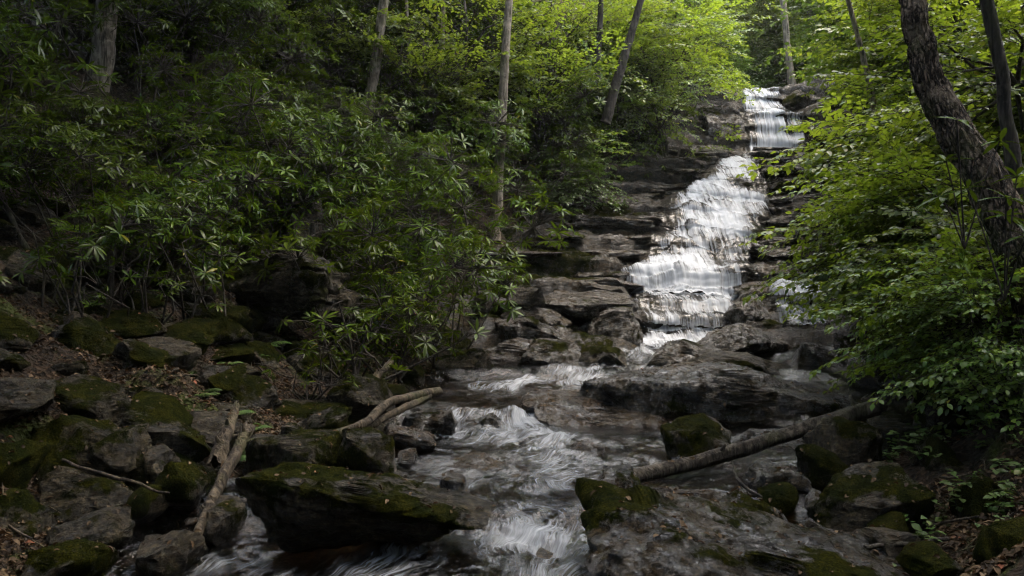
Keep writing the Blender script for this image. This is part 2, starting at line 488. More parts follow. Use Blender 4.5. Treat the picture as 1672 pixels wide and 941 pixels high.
def zb(D): return np.interp(D, _zD, _zZ)
def eL(D): return wx(np.interp(D, _eD, _eL), D)
def eR(D): return wx(np.interp(D, _eD, _eR), D)
def xc(D): return .5 * (eL(D) + eR(D))


def rise(d, s1, s2, d0):
    return np.where(d < d0, s1 * d, s1 * d0 + s2 * (d - d0)) * (d > 0)


def ground_z(x, D):
    x = np.asarray(x, float); D = np.asarray(D, float)
    dl, dr = eL(D) - x, x - eR(D)
    dl = np.maximum(dl, 0); dr = np.maximum(dr, 0)
    near = sstep(8, 14, D)
    z = zb(D)
    zl = rise(dl, .28, .5 + .2 * near, 1.0)
    zr = rise(dr, .30, .85, .8)
    far = 1 / (1 + (np.maximum(dl, dr) / 40) ** 2)
    z = z + (zl + zr) * far
    bank = sstep(.0, 1.2, np.maximum(dl, dr))
    z = z - .16 * (1 - bank) - .45 * sstep(13.4, 14.2, D) * (1 - sstep(33, 36, D)) * (1 - sstep(.8, 2.5, np.maximum(dl, dr)))
    z = z + bank * (.22 * fbm(x * .7, D * .7, 0, 3, 4) + .05 * fbm(x * 4, D * 4, 0, 8, 3))
    # stony shallow bed: some of it breaks the surface
    z = z + (1 - bank) * (.10 * fbm(x * 1.6, D * 2.6, 0, 21, 4) + .05 * np.abs(fbm(x * 5, D * 7, 0, 25, 3)))
    return z


def warp_axis(a, b, step, lo, hi, grow=1.12):
    c = list(np.arange(a, b, step))
    s = step
    while c[0] > lo: s *= grow; c.insert(0, c[0] - s)
    s = step
    while c[-1] < hi: s *= grow; c.append(c[-1] + s)
    return np.array(c)


gx = warp_axis(-5, 6, .045, -70, 70)
gy = warp_axis(3.0, 15, .045, -12, 95, 1.06)
GX, GY = np.meshgrid(gx, gy)
GZ = ground_z(GX, GY)
V = np.stack([GX, GY, GZ], -1).reshape(-1, 3)
Q = grid_quads(len(gy), len(gx))
cx_ = GX[:-1, :-1].ravel(); cy_ = GY[:-1, :-1].ravel()
inb = (np.maximum(eL(cy_) - cx_, cx_ - eR(cy_)) < .15 + .3 * vnoise(cx_ * 2, cy_ * 2)).astype(int)
g = link('ground', mesh_from('ground', V, Q, mats=[M['soil'], M['bed']], mat_idx=inb))
tag(g, 'dark forest soil and stony stream bed under the whole gorge', kind='structure')

# ------------------------------------------------------------------ bedrock of the falls
_wfD = [13, 14.3, 14.7, 15.3, 16.3, 16.75, 16.8, 17.3, 17.9, 18.6, 19.6, 20.8, 21.2, 22, 22.6, 23.4, 23.9, 24.7, 25.4, 26, 26.3, 27, 28.5, 33]
_wfL = [1050, 1050, 1048, 1045, 1040, 1035, 1018, 1024, 1045, 1060, 1074, 1092, 1135, 1155, 1170, 1195, 1222, 1212, 1212, 1208, 1210, 1212, 1215, 1218]
_wfR = [1200, 1200, 1185, 1195, 1195, 1215, 1225, 1226, 1228, 1240, 1255, 1255, 1250, 1240, 1233, 1226, 1316, 1312, 1308, 1290, 1276, 1272, 1270, 1265]


def wL(D): return wx(np.interp(D, _wfD, _wfL), D)
def wR(D): return wx(np.interp(D, _wfD, _wfR), D)


def bed(x, D):
    x = np.asarray(x, float); D = np.asarray(D, float)
    dl = np.maximum(wL(D) - x, 0); dr = np.maximum(x - wR(D), 0)
    ch = sstep(0, .35, dl) + sstep(0, .35, dr)
    Dw = D + .35 * fbm(x * .45, D * .3, 0, 41, 2) * sstep(17, 18, D) - .12 * dl * sstep(23, 24, D) * 0
    h = zb(Dw) + .16 * np.minimum(dl, 3) + .22 * dr + .17 * ch - .08 + .07 * fbm(x * .8, D * .8, 0, 31, 3)
    dip = .06 * x + .12 * fbm(x * .35, D * .25, 0, 35, 3)
    st = .46
    q = (h + dip) / st
    fl = np.floor(q); fr = q - fl
    f = .35 * fr + .65 * sstep(.70, .84, fr)
    h1 = st * (fl + f) - dip
    q2 = (h + dip * 1.3 + .04 * fbm(x * 1.1, D * .6, 0, 44, 2)) / .135
    fl2 = np.floor(q2); fr2 = q2 - fl2
    h2 = .135 * (fr2 * .3 + .7 * sstep(.62, .8, fr2) - fr2)
    cover = sstep(13.6, 15, D)
    amp = .06 + .16 * sstep(-.2, .5, fbm(x * .7, D * .6, 0, 47, 2)) + .45 * np.clip(ch, 0, 1)
    amp = np.minimum(amp, .95) * (1 - .85 * (1 - np.clip(ch, 0, 1)) * sstep(23.7, 23.95, D) * (1 - sstep(24.8, 25.2, D)))
    z = h + (h1 - h) * amp * cover + h2 * (.35 + .75 * np.clip(ch, 0, 1)) * cover
    z = z + .02 * fbm(x * 7, D * 7, 0, 51, 4) - .035 * np.abs(fbm(x * 1.2, D * 4.5, 0, 53, 4)) + .03 * fbm(x * 2.2, D * 2.2, 0, 55, 3)
    g1 = sstep(.66, .88, fr) * 1.0 + (fr < .4) * (1 - sstep(0, .4, fr))
    g2 = sstep(.5, .85, fr2) + (fr2 < .4) * (1 - sstep(0, .4, fr2))
    y = D - cover * (.20 * np.minimum(g1, 1) + .08 * np.minimum(g2, 1) * np.clip(ch, 0, 1)) * (.6 + .4 * vnoise(x * 1.3, D * .6, 0, 61))
    return y, z


bD = np.concatenate([np.arange(13.4, 17, .03), np.arange(17, 28.2, .026), np.arange(28.2, 36, .12)])
bu = np.arange(-4.6, 4.4, .035)
BD, BU = np.meshgrid(bD, bu, indexing='ij')
BX = .5 * (wL(BD) + wR(BD)) + BU
BY, BZ = bed(BX, BD)
BZ = BZ - .5 * (1 - sstep(13.4, 13.9, BD))
V = np.stack([BX, BY, BZ], -1).reshape(-1, 3)
bm_ = sstep(.15, .55, fbm(BX * .9, BD * .9, BZ * 1.5, 65, 5) - .25 * (1 - np.clip((np.maximum(wL(BD) - BX, BX - wR(BD))) / .4, 0, 1)))
b = link('rock_face', mesh_from('rock_face', V, grid_quads(len(bD), len(bu)), mats=[M['bedrock']], attrs={'moss': bm_.ravel() * .8}))
tag(b, 'stepped layered dark bedrock that the waterfall runs down', kind='structure')


# ------------------------------------------------------------------ falling water
def fall_sheet(label, D0, D1, nD, nu, left, right, foam_fn, off=(.07, .10), smooth=4, jag=.10, seed=0, uo=0.0, relief=1.0):
    Ds = np.linspace(D1, D0, nD)                      # from the top down
    u = np.linspace(-.04, 1.04, nu)
    DD, UU = np.meshgrid(Ds, u, indexing='ij')
    L, R = left(DD), right(DD)
    L = L + jag * fbm(DD * 2.5, 0 * DD, 0, seed + 3, 3); R = R + jag * fbm(DD * 2.5, 0 * DD + 9, 0, seed + 5, 3)
    X = L + (R - L) * UU
    Y, Z = bed(X, DD)
    P = np.stack([X, Y, Z], -1)
    Z0 = Z
    for _ in range(smooth):
        P[1:-1] = .25 * P[:-2] + .5 * P[1:-1] + .25 * P[2:]
    T = norm(np.gradient(P, axis=0))
    N = norm(np.cross(T, np.array([1., 0, 0])))
    N = np.where(N[..., 2:3] < 0, -N, N)
    P = P + N * off[0] + np.array([0, -off[1], 0]) + N * (.035 * fbm(X * 5, DD * .8, 0, seed, 3))[..., None]
    q = Z0 / .40 + .75 * fbm(X * .8, DD * .35, 0, seed + 11, 3)
    fr = q - np.floor(q)
    lip = sstep(.72, .95, fr) * (1 - sstep(.97, 1.0, fr))
    q2 = Z0 / .17 + .9 * fbm(X * 1.4, DD * .5, 0, seed + 13, 3)
    fr2 = q2 - np.floor(q2)
    P = P + N * (relief * (sstep(.2, .9, fr) - sstep(.9, 1, fr)) * .035 + relief * .012 * (sstep(.1, .8, fr2) - sstep(.8, 1, fr2)))[..., None]
    edge = np.minimum(UU + .04, 1.04 - UU)
    P = P - N * (.10 * (1 - sstep(0, .09, edge)))[..., None]
    s = np.concatenate([np.zeros((1, nu)), np.cumsum(np.linalg.norm(np.diff(P, axis=0), axis=2), axis=0)])
    vm = s[:, nu // 2][:, None] * np.ones((1, nu)) * .6 + s * .4
    steep = 1 - np.abs(T[..., 1])
    fo = foam_fn(X, DD, UU, edge, steep) - relief * .22 * lip + relief * .10 * (1 - sstep(0, .3, fr)) - relief * .08 * sstep(.6, .95, fr2)
    me = mesh_from('waterfall', P.reshape(-1, 3), grid_quads(nD, nu), mats=[M['fall']],
                   uv=np.stack([X + uo, vm], -1).reshape(-1, 2), attrs={'foam': np.clip(fo, 0, 1).ravel()})
    return tag(link('waterfall', me), label, kind='structure')


def foam_main(X, D, U, e, steep):
    f = .60 + .32 * fbm(X * .9, D * 1.1, 0, 71, 3) + .12 * (steep - .5)
    f = f - .45 * (1 - sstep(0, .22, e)) - .25 * (1 - sstep(.0, .33, U)) * sstep(17.6, 18.2, D)
    f = np.where(D < 17.2, f + .12, f)
    return f


def foam_upper(X, D, U, e, steep):
    f = .56 + .38 * fbm(X * 2.6, D * .25, 0, 73, 3) - .3 * (1 - sstep(0, .12, e))
    f = f + .35 * sstep(24.3, 23.9, D) + .12 * sstep(25.8, 26.1, D)
    return f


def foam_fan(X, D, U, e, steep):
    f = .66 + .34 * fbm(X * 2.4, D * 1.3, 0, 75, 3) - .35 * (1 - sstep(0, .15, e)) + .25 * (steep - .4)
    f = f + .35 * sstep(16.5, 16.7, D) + .2 * sstep(15.2, 14.6, D)
    return f


fall_sheet('wide white cascade spread over the main stepped rock slope', 16.55, 23.9, 420, 150, wL, wR, foam_main, smooth=45, seed=81)
fall_sheet('narrow two-tier curtain of water at the top of the falls', 23.75, 31, 360, 110, wL, wR, foam_upper, off=(.05, .07), smooth=7, relief=.15, seed=85, jag=.05)
fall_sheet('low fan of white water below the main cascade', 13.75, 16.75, 210, 120, lambda D: wL(D) - .05, wR, foam_fan, smooth=10, relief=.45, seed=89, off=(.05, .04))
fall_sheet('small side trickle right of the boulder in the lower fan', 13.9, 16.6, 120, 60,
           lambda D: wx(np.interp(D, [13.9, 15, 16.6], [1285, 1256, 1250]), D), lambda D: wx(np.interp(D, [13.9, 15, 16.6], [1350, 1340, 1350]), D),
           lambda X, D, U, e, s: .55 + .2 * fbm(X * 3, D, 0, 77, 2) - .4 * (1 - sstep(0, .2, e)), smooth=3, seed=93)

# ------------------------------------------------------------------ stream surface
sx_px = np.linspace(0, 1, 300)
sD = np.concatenate([np.arange(3.2, 10, .025), np.arange(10, 14.42, .035)])
SD, SU = np.meshgrid(sD, sx_px, indexing='ij')
L, R = eL(SD) - .5, eR(SD) + .4
SX = L + (R - L) * SU
Dj = SD + .16 * fbm(SX * 1.7, SD * .8, 0, 101, 3)
SZ = zb(Dj) + .018 * fbm(SX * 1.4, SD * 1.4, 0, 103, 3)
foam_pts = [  # photo px, D, radius across (m), radius along (m), strength
    (905, 6.0, .42, .34, .62), (880, 5.55, .65, .45, .80), (800, 5.35, .8, .35, .55), (690, 5.1, .9, .35, .42), (880, 5.0, .5, .4, .6), (330, 5.1, .8, .3, .36), (980, 5.2, .25, .35, .5),
    (730, 9.1, .30, .40, 1.35), (845, 9.15, .34, .40, 1.35), (800, 8.75, .75, .34, 1.15), (880, 8.5, .7, .35, .9), (940, 8.2, .6, .35, .50),
    (900, 7.6, .7, .5, .44), (930, 7.0, .4, .5, .5), (925, 6.5, .3, .4, .55), (780, 7.4, .6, .4, .30), (1000, 7.9, .3, .3, .42), (830, 6.6, .4, .3, .3),
    (935, 11.9, .4, .45, 1.1), (880, 11.5, .8, .4, .95), (800, 11.2, .9, .4, .65), (1010, 12.3, .5, .35, .55), (1060, 13.4, .5, .6, .95), (1100, 14.2, .9, .45, 1.2),
    (960, 13.0, .35, .35, .45), (1240, 12.9, .7, .35, .40), (1300, 13.9, .4, .5, .5)]
SF = .025 + .22 * sstep(6.2, 6.8, SD) * (1 - sstep(8.6, 9.2, SD)) * sstep(.3, .45, SU) * (1 - sstep(.62, .8, SU)) + 0 * SX
for px, d, ra, rl, s in foam_pts:
    e = ((SX - wx(px, d)) / ra) ** 2 + ((SD - d) / rl) ** 2
    SF = np.maximum(SF, .60 * s * np.exp(-e * .8) + .10 * np.exp(-e * .25))
SF = SF + .22 * fbm(SX * 2.5, SD * 1.6, 0, 107, 3) * sstep(.05, .3, SF)
SZ = SZ + (.012 + .05 * SF) * fbm(SX * 5, SD * 3, 0, 109, 3)
ss = np.concatenate([np.zeros((1, 300)), np.cumsum(np.hypot(np.diff(SD, axis=0), np.diff(SZ, axis=0)), axis=0)])
swirl = .22 * fbm(SX * .9, SD * .9, 0, 111, 2)
me = mesh_from('stream', np.stack([SX, SD, SZ], -1).reshape(-1, 3), grid_quads(len(sD), 300), mats=[M['water']],
               uv=np.stack([SX - xc(SD) * .8 + swirl, ss + .6 * swirl], -1).reshape(-1, 2), attrs={'foam': np.clip(SF, 0, 1).ravel()})
tag(link('stream', me), 'shallow brown stream with white riffles running between the rocks', kind='structure')
# ------------------------------------------------------------------ rocks
import bmesh
_ico = {}


def ico(sub):
    if sub not in _ico:
        bm = bmesh.new(); bmesh.ops.create_icosphere(bm, subdivisions=sub, radius=1)
        v = np.array([x.co[:] for x in bm.verts]); f = np.array([[x.index for x in p.verts] for p in bm.faces]); bm.free()
        _ico[sub] = (v, f)
    return _ico[sub]


def rock_shape(seed, dims, sub=5, planes=12, rough=.05, boxy=.55, tilt=0.0, yaw=0.0, taper=0.0, strata=.03, lean=0.0, pitch=0.0, outline=.12, moss=.5):
    r = np.random.default_rng(seed)
    v, f = ico(sub)
    p = np.sign(v) * np.abs(v) ** boxy
    p = p / np.max(np.abs(p), axis=0)
    dn = norm(np.array(dims, float))
    for k in range(planes + 9):
        n = norm(r.normal(0, 1, 3) * [1, 1, .9])
        d = r.uniform(.55, .98) * np.abs(n).sum() ** .55 * .8
        ex = np.maximum(p @ n - d, 0)
        p = p - n[None] * ex[:, None] * .96
    th = np.arctan2(p[:, 1], p[:, 0])
    oo = 1 + outline * fbm(np.cos(th) * 1.6 + seed, np.sin(th) * 1.6, p[:, 2] * .4, seed + 2, 3)
    p[:, 0] *= oo; p[:, 1] *= oo
    if taper:
        s = 1 + taper * p[:, 0]
        p[:, 2] = -1 + (p[:, 2] + 1) * s / (1 + abs(taper))
    p[:, 0] += lean * p[:, 2]
    p = p * (np.array(dims) / 2)
    # bedding planes: shelf-like grooves following the layers
    big = max(dims)
    if strata:
        zz = p[:, 2] + .08 * big * vnoise(p[:, 0] / big * 2, p[:, 1] / big * 2, 0, seed)
        t = max(dims[2] * .22, .03)
        fr = zz / t - np.floor(zz / t)
        sh = (sstep(0, .3, fr) - .6 * sstep(.8, 1, fr)) * (.5 + .5 * vnoise(np.floor(zz / t) * 3.7, 0 * zz, 0, seed + 4))
        rad = norm(p * [1, 1, .05])
        steepness = 1 - np.abs(norm(p / np.array(dims))[:, 2]) ** 1.5
        p = p + rad * (sh * steepness * strata * min(dims[0], dims[1]))[:, None]
    a, b, c = math.radians(pitch), math.radians(tilt), math.radians(yaw)
    Rm = np.array(Matrix.Rotation(b, 3, 'Y') @ Matrix.Rotation(a, 3, 'X') @ Matrix.Rotation(c, 3, 'Z'))
    p = p @ Rm.T
    lo, hi = p.min(0), p.max(0)
    p = (p - (lo + hi) / 2) / (hi - lo) * np.array(dims)
    m = float(np.mean(dims))
    o = seed * 1.37
    nrm = norm(p / np.array(dims))
    d = rough * m * fbm(p[:, 0] / m * 2.2 + o, p[:, 1] / m * 2.2, p[:, 2] / m * 2.8, seed, 4)
    d2 = rough * .38 * m * (1 - 2 * np.abs(fbm(p[:, 0] / m * 7 + o, p[:, 1] / m * 7, p[:, 2] / m * 9, seed + 7, 4)))
    p = p + nrm * (d + d2)[:, None]
    mo = fbm(p[:, 0] / .55 + o, p[:, 1] / .55, p[:, 2] / .4, seed + 5, 5) * .62 + .30 * nrm[:, 2] - .12
    mo = sstep(.55 - .75 * moss, .95 - .75 * moss, mo) if moss > 0 else 0 * mo
    hb = fbm(p[:, 0] * 9 + o, p[:, 1] * 9, p[:, 2] * 9, seed + 6, 3)
    p = p + nrm * (mo * (.010 + .010 * hb) * min(1, m / .5))[:, None]
    p[:, 2] -= p[:, 2].min()
    return p, f, mo


MOSS = {'rock': .8, 'rock_moss': .92, 'rock_wet': .45, 'rock_brown': 0}


def rock(label, box, D, mat='rock', depth=None, name='boulder', embed=.3, seed=None, group=None, cat='rock', **kw):
    x0, y0, x1, y1 = box
    W = (x1 - x0) / F * D
    Hh = (y1 - y0) / F * D
    dep = depth if depth else W * .75
    full = Hh * (1 + embed) + .03
    seed = seed if seed is not None else int(x0 * 7 + y0 * 3 + D * 11)
    kw.setdefault('sub', 7 if (x1 - x0) > 380 else 6 if (x1 - x0) > 150 else (5 if (x1 - x0) > 60 else 4))
    kw.setdefault('moss', MOSS[mat])
    p, f, mo = rock_shape(seed, (W, dep, full), **kw)
    top = at((x0 + x1) / 2, y0, D)
    me = mesh_from(name, p, tris=f, mats=[M[mat]], attrs={'moss': mo})
    me.set_sharp_from_angle(angle=math.radians(50))
    o = link(name, me, loc=(top[0], D, top[2] - full))
    return tag(o, label, cat, group)


# near bank and stream, left to right
rock('long mossy boulder sloping down to the stream lip, lower centre', (398, 772, 800, 876), 5.55, 'rock', .8, taper=-.38, seed=5, rough=.05, planes=-3, moss=1.15, strata=.035, lean=-.1, yaw=4, embed=.15)
rock('broad wet slab with mossy front edge where water pours past, bottom right of centre', (945, 806, 1480, 1010), 5.0, 'rock_wet', 1.5, taper=-.25, seed=12, rough=.05, planes=-4, moss=.95, tilt=5, pitch=8, strata=.04, embed=.1)
rock('rounded wet rock rising just behind the broad wet slab', (1150, 805, 1290, 862), 5.75, 'rock_wet', seed=71)
rock('low brown wet rock lying on the right end of the broad slab', (1290, 858, 1415, 915), 5.2, 'rock_wet', seed=72)
rock('pointed long boulder tilting up to the right beside brown puddle', (1325, 768, 1508, 852), 5.75, 'rock', .5, tilt=-24, seed=14, strata=.05)
rock('angular block with flat mossy top leaning behind pale wedge rock', (1318, 692, 1432, 757), 7.0, 'rock', .6, seed=15, lean=.15, planes=14)
rock('pale wedge shaped rock in front of the angular block', (1302, 728, 1388, 782), 6.6, 'rock', .35, seed=16, taper=-.3)
rock('flat layered rock right of the angular block', (1415, 695, 1520, 738), 7.5, 'rock', .6, seed=17)
rock('mossy pyramid rock behind the bare log', (1080, 686, 1198, 752), 7.7, 'rock_moss', .7, seed=18, taper=.1)
rock('ridged wet rock just behind the middle of the log', (1180, 705, 1330, 745), 8.1, 'rock_wet', .6, seed=19, strata=.06)
rock('wide flat topped slab with a dark undercut front across mid stream', (940, 600, 1425, 692), 10.3, 'rock_wet', 2.3, seed=31, planes=-5, outline=.2, strata=.02, rough=.035, boxy=.45, embed=.2, taper=-.12, pitch=5)
rock('low brown glossy slab beside the double cascade', (850, 648, 1110, 712), 9.55, 'rock_brown', 1.4, seed=32, planes=-5, outline=.2, rough=.04, strata=.02, boxy=.5, pitch=6, embed=.1, taper=-.2)
rock('ridged wet ledge sticking out below the lower fan', (1048, 556, 1195, 604), 12.7, 'rock_wet', 1.1, seed=33, strata=.06, taper=-.3)
rock('mossy streaked ledge slanting down in front of ridged wet ledge', (1085, 580, 1295, 616), 12.2, 'rock', .8, seed=34, strata=.07, tilt=6)
rock('dark rounded boulder standing right below the lower fan', (1133, 530, 1290, 578), 13.6, 'rock_wet', 1.0, seed=35)
rock('dark upright boulder splitting the lower fan', (1187, 480, 1258, 532), 15.0, 'rock_wet', .7, seed=36)
rock('dark rock hidden under leaves at the right edge of the lower fan', (1280, 560, 1390, 610), 12.6, 'rock_wet', .9, seed=37)
rock('flat mossy rock on the right bank behind the mid stream slab', (1380, 600, 1520, 640), 11.0, 'rock_wet', 1.0, seed=38)
# ledges left of the lower fan
rock('topmost flat slab of the dark ledge beside the lower fan', (880, 476, 1040, 508), 15.2, 'rock_wet', 1.9, seed=41, strata=.04, planes=5, boxy=.5, outline=.35, pitch=5, taper=-.3)
rock('thick overhanging black slab beside the lower fan', (925, 500, 1050, 562), 14.7, 'rock_wet', 1.5, seed=141, strata=.07, planes=6, boxy=.5, outline=.35, taper=.25)
rock('layered wet ledge stepping down towards the thicket', (800, 490, 930, 524), 14.6, 'rock_wet', 1.6, seed=42, strata=.05, planes=5, boxy=.5, outline=.35, taper=-.25, pitch=6)
rock('lower step of the layered wet ledge', (812, 515, 955, 556), 14.1, 'rock_wet', 1.5, seed=142, strata=.07, planes=6, boxy=.5, outline=.35, taper=-.2)
rock('small square rock perched on the layered wet ledge', (828, 463, 888, 500), 14.4, 'rock', .5, seed=43)
rock('low black ledge at the foot of the overhanging ledge', (770, 552, 900, 600), 13.3, 'rock_wet', 1.2, seed=44, strata=.06, boxy=.45)
rock('shiny black ledge end with water sliding past', (845, 560, 950, 610), 12.9, 'rock_wet', 1.0, seed=45, strata=.06, boxy=.5)
rock('mossy wet hump between two thin chutes of water', (945, 570, 1030, 602), 12.7, 'rock', .6, seed=46)
rock('green mossy stone at the back edge of the pool', (712, 570, 805, 606), 12.4, 'rock_moss', .8, seed=47)
rock('mossy low ledge above the back of the pool', (655, 545, 780, 585), 12.9, 'rock', 1.0, seed=48, strata=.05)
rock('round bright mossy stone beside the driftwood tip', (657, 596, 692, 628), 11.2, 'rock_moss', .4, seed=49)
# left bank near the driftwood
rock('low mossy boulder under the driftwood end', (390, 715, 570, 778), 6.7, 'rock_moss', 1.0, seed=51, planes=9)
rock('pyramid shaped mossy boulder beside the driftwood', (556, 700, 652, 768), 6.75, 'rock', .6, seed=52, planes=9, lean=-.1)
rock('rounded boulder with pale patches behind the driftwood', (485, 664, 580, 716), 7.8, 'rock', .7, seed=53)
rock('mossy hump of rock among roots behind the driftwood', (525, 618, 640, 668), 9.0, 'rock_moss', .8, seed=54)
rock('small orange brown stone at the water edge', (648, 733, 682, 752), 7.1, 'rock_brown', .2, seed=55, name='stone')
rock('flat wet slab pointing at the double cascade', (655, 668, 748, 716), 8.8, 'rock_wet', .7, seed=56, tilt=8, strata=.05)
rock('thin brown slab lying in the shallows under the driftwood', (620, 695, 716, 726), 8.0, 'rock_brown', .5, seed=57, tilt=10)
rock('dark rock in the middle of the double cascade', (778, 676, 818, 700), 9.0, 'rock_wet', .3, seed=58)
rock('rounded wet rock at the lower end of the log', (962, 766, 1048, 812), 6.6, 'rock_wet', .5, seed=59)
rock('smooth hump of brown rock under the riffle', (905, 722, 990, 752), 7.8, 'rock_brown', .45, seed=60, embed=.6)
rock('low wet hump with water combing over it', (700, 748, 830, 768), 7.2, 'rock_brown', .5, seed=61, embed=.6)
rock('small dark pointed rock behind the long mossy boulder', (718, 775, 762, 798), 6.4, 'rock_wet', .3, seed=62)
rock('round dark stone touching the long mossy boulder', (630, 770, 668, 794), 6.4, 'rock_wet', .3, seed=63, name='stone')
# left shore
rock('large square boulder with mossy top and black undercut front', (180, 652, 358, 752), 7.0, 'rock', 1.1, seed=81, planes=7, boxy=.4, strata=.05)
rock('mossy boulder with pale lichen left of the square boulder', (118, 704, 246, 776), 6.4, 'rock', .8, seed=82)
rock('low flat boulder with speckled top by the long thin stick', (70, 764, 222, 828), 5.9, 'rock', .8, seed=83)
rock('rounded mossy stone below the square boulder', (264, 757, 337, 818), 6.1, 'rock', .45, seed=84)
rock('thick moss covered boulder at the edge of view beneath the slope', (-40, 724, 54, 800), 5.8, 'rock_moss', .7, seed=85)
rock('dark mossy boulder at the lower left shore', (-40, 800, 90, 885), 5.4, 'rock', .8, seed=86)
rock('flat grey boulder at the water edge, lower left', (72, 844, 214, 892), 5.3, 'rock', .6, seed=87)
rock('rounded boulder half in the water in the bottom left corner', (42, 890, 165, 950), 4.9, 'rock', .6, seed=88)
rock('wedge boulder in the water below the leaning dead log', (222, 866, 322, 922), 5.15, 'rock', .5, seed=89)
rock('mossy stone tucked under the flat speckled boulder', (208, 798, 268, 836), 5.8, 'rock_moss', .4, seed=90)
rock('mossy half buried boulder on the leafy slope', (88, 582, 204, 645), 7.9, 'rock_moss', .9, seed=91)
rock('mossy block on the slope above the square boulder', (200, 626, 294, 668), 7.7, 'rock_moss', .8, seed=92)
rock('mossy boulder low on the dark slope at the edge of view', (-30, 650, 74, 702), 6.7, 'rock_moss', .8, seed=93)
rock('upright thin slab between boulders on the left shore', (247, 754, 268, 800), 6.15, 'rock', .15, seed=94)
rock('grey stone wedged beside the square boulder base', (235, 728, 288, 760), 6.35, 'rock', .4, seed=95, name='stone')
rock('long low mossy rock on the slope near the fern clump', (330, 560, 420, 600), 9.2, 'rock_moss', .8, seed=96)
rock('small mossy rock just above the broken stump', (340, 600, 400, 640), 8.2, 'rock_moss', .6, seed=97)
rock('sunken boulder between dead log and long mossy boulder', (318, 818, 396, 870), 5.7, 'rock', .5, seed=98)
# outcrop in the thicket
rock('mossy layered outcrop jutting from the thicket', (375, 428, 565, 492), 10.6, 'rock_moss', 1.7, seed=101, planes=7, boxy=.5, outline=.3, strata=.07)
rock('dark lower shelf beneath the mossy outcrop', (400, 470, 585, 520), 10.8, 'rock', 1.5, seed=102, planes=7, boxy=.5, outline=.3, strata=.07)
rock('pale weathered rock showing through the thicket', (468, 325, 530, 408), 12.2, 'rock', .9, seed=103)
rock('mossy rock at the foot of the slope below the outcrop', (300, 505, 420, 560), 9.8, 'rock_moss', 1.0, seed=104)
rock('bright mossy knob beside the layered wet ledge', (770, 470, 806, 502), 14.0, 'rock_moss', .5, seed=105)
rock('dark mossy ledge low on the far left slope', (-30, 415, 90, 475), 9.0, 'rock', 1.2, seed=106, strata=.06)
rock('mossy shelf on the dark slope below the dead stem', (20, 500, 170, 560), 8.6, 'rock_moss', 1.1, seed=107, strata=.05)
# right shore
rock('mossy bank boulder covered by ferny seedlings, bottom right', (1605, 850, 1740, 1000), 4.8, 'rock_moss', .8, seed=111)
rock('mossy stone on the right bank beside leaf litter', (1500, 722, 1565, 785), 6.6, 'rock_moss', .5, seed=112)
rock('long mossy slope stone above the flat layered rock', (1490, 600, 1625, 700), 8.3, 'rock_moss', 1.0, seed=113, tilt=-22)
rock('flat wet rock by the curved twig', (1210, 764, 1318, 806), 6.5, 'rock_wet', .5, seed=114)
rock('small pointed stone below the curved twig', (1240, 793, 1300, 826), 6.1, 'rock', .35, seed=115, name='stone')
rock('little brown stone in the puddle beside the pointed long boulder', (1315, 803, 1352, 827), 6.0, 'rock_wet', .25, seed=116, name='stone')
rock('dark stone below the pointed long boulder', (1415, 838, 1475, 872), 5.5, 'rock', .35, seed=117, name='stone')
rock('flat grey stone among leaves, lower right', (1468, 900, 1560, 945), 4.9, 'rock', .5, seed=118)
rock('thin flat slab above the short dark stick', (1412, 862, 1500, 890), 5.2, 'rock', .4, seed=119)
rock('stone beneath the raised end of the log', (1420, 680, 1470, 706), 7.9, 'rock', .4, seed=120, name='stone')
rock('brown submerged slab left of the curved twig', (1050, 795, 1190, 822), 6.2, 'rock_brown', .6, seed=121, embed=.6)
rock('mossy stone leaning on the right bank under seedlings', (1560, 780, 1625, 850), 5.7, 'rock_moss', .5, seed=122)
# beside the upper falls
rock('sloping tan boulder at the foot of the upper curtain', (1293, 228, 1405, 264), 24.0, 'rock', 1.6, seed=131, tilt=-8)
rock('dark mossy boulder below the upper curtain', (1222, 250, 1305, 276), 23.2, 'rock_wet', 1.0, seed=132)
rock('dark blocky cliff left of the upper curtain', (1115, 178, 1222, 246), 24.9, 'rock_wet', 1.8, seed=133, planes=7, boxy=.5, outline=.3, strata=.06, embed=.1)
rock('flat dark slab at the lip of the upper falls', (1150, 150, 1215, 180), 26.8, 'rock_wet', 1.5, seed=134, boxy=.45)
rock('low rock at the foot of the pale trunk by the falls top', (1272, 150, 1320, 182), 26.4, 'rock', 1.3, seed=135)
rock('pale flat slab left of the neck of the cascade', (1100, 240, 1188, 268), 23.0, 'rock_wet', 1.4, seed=136, boxy=.45, strata=.04)

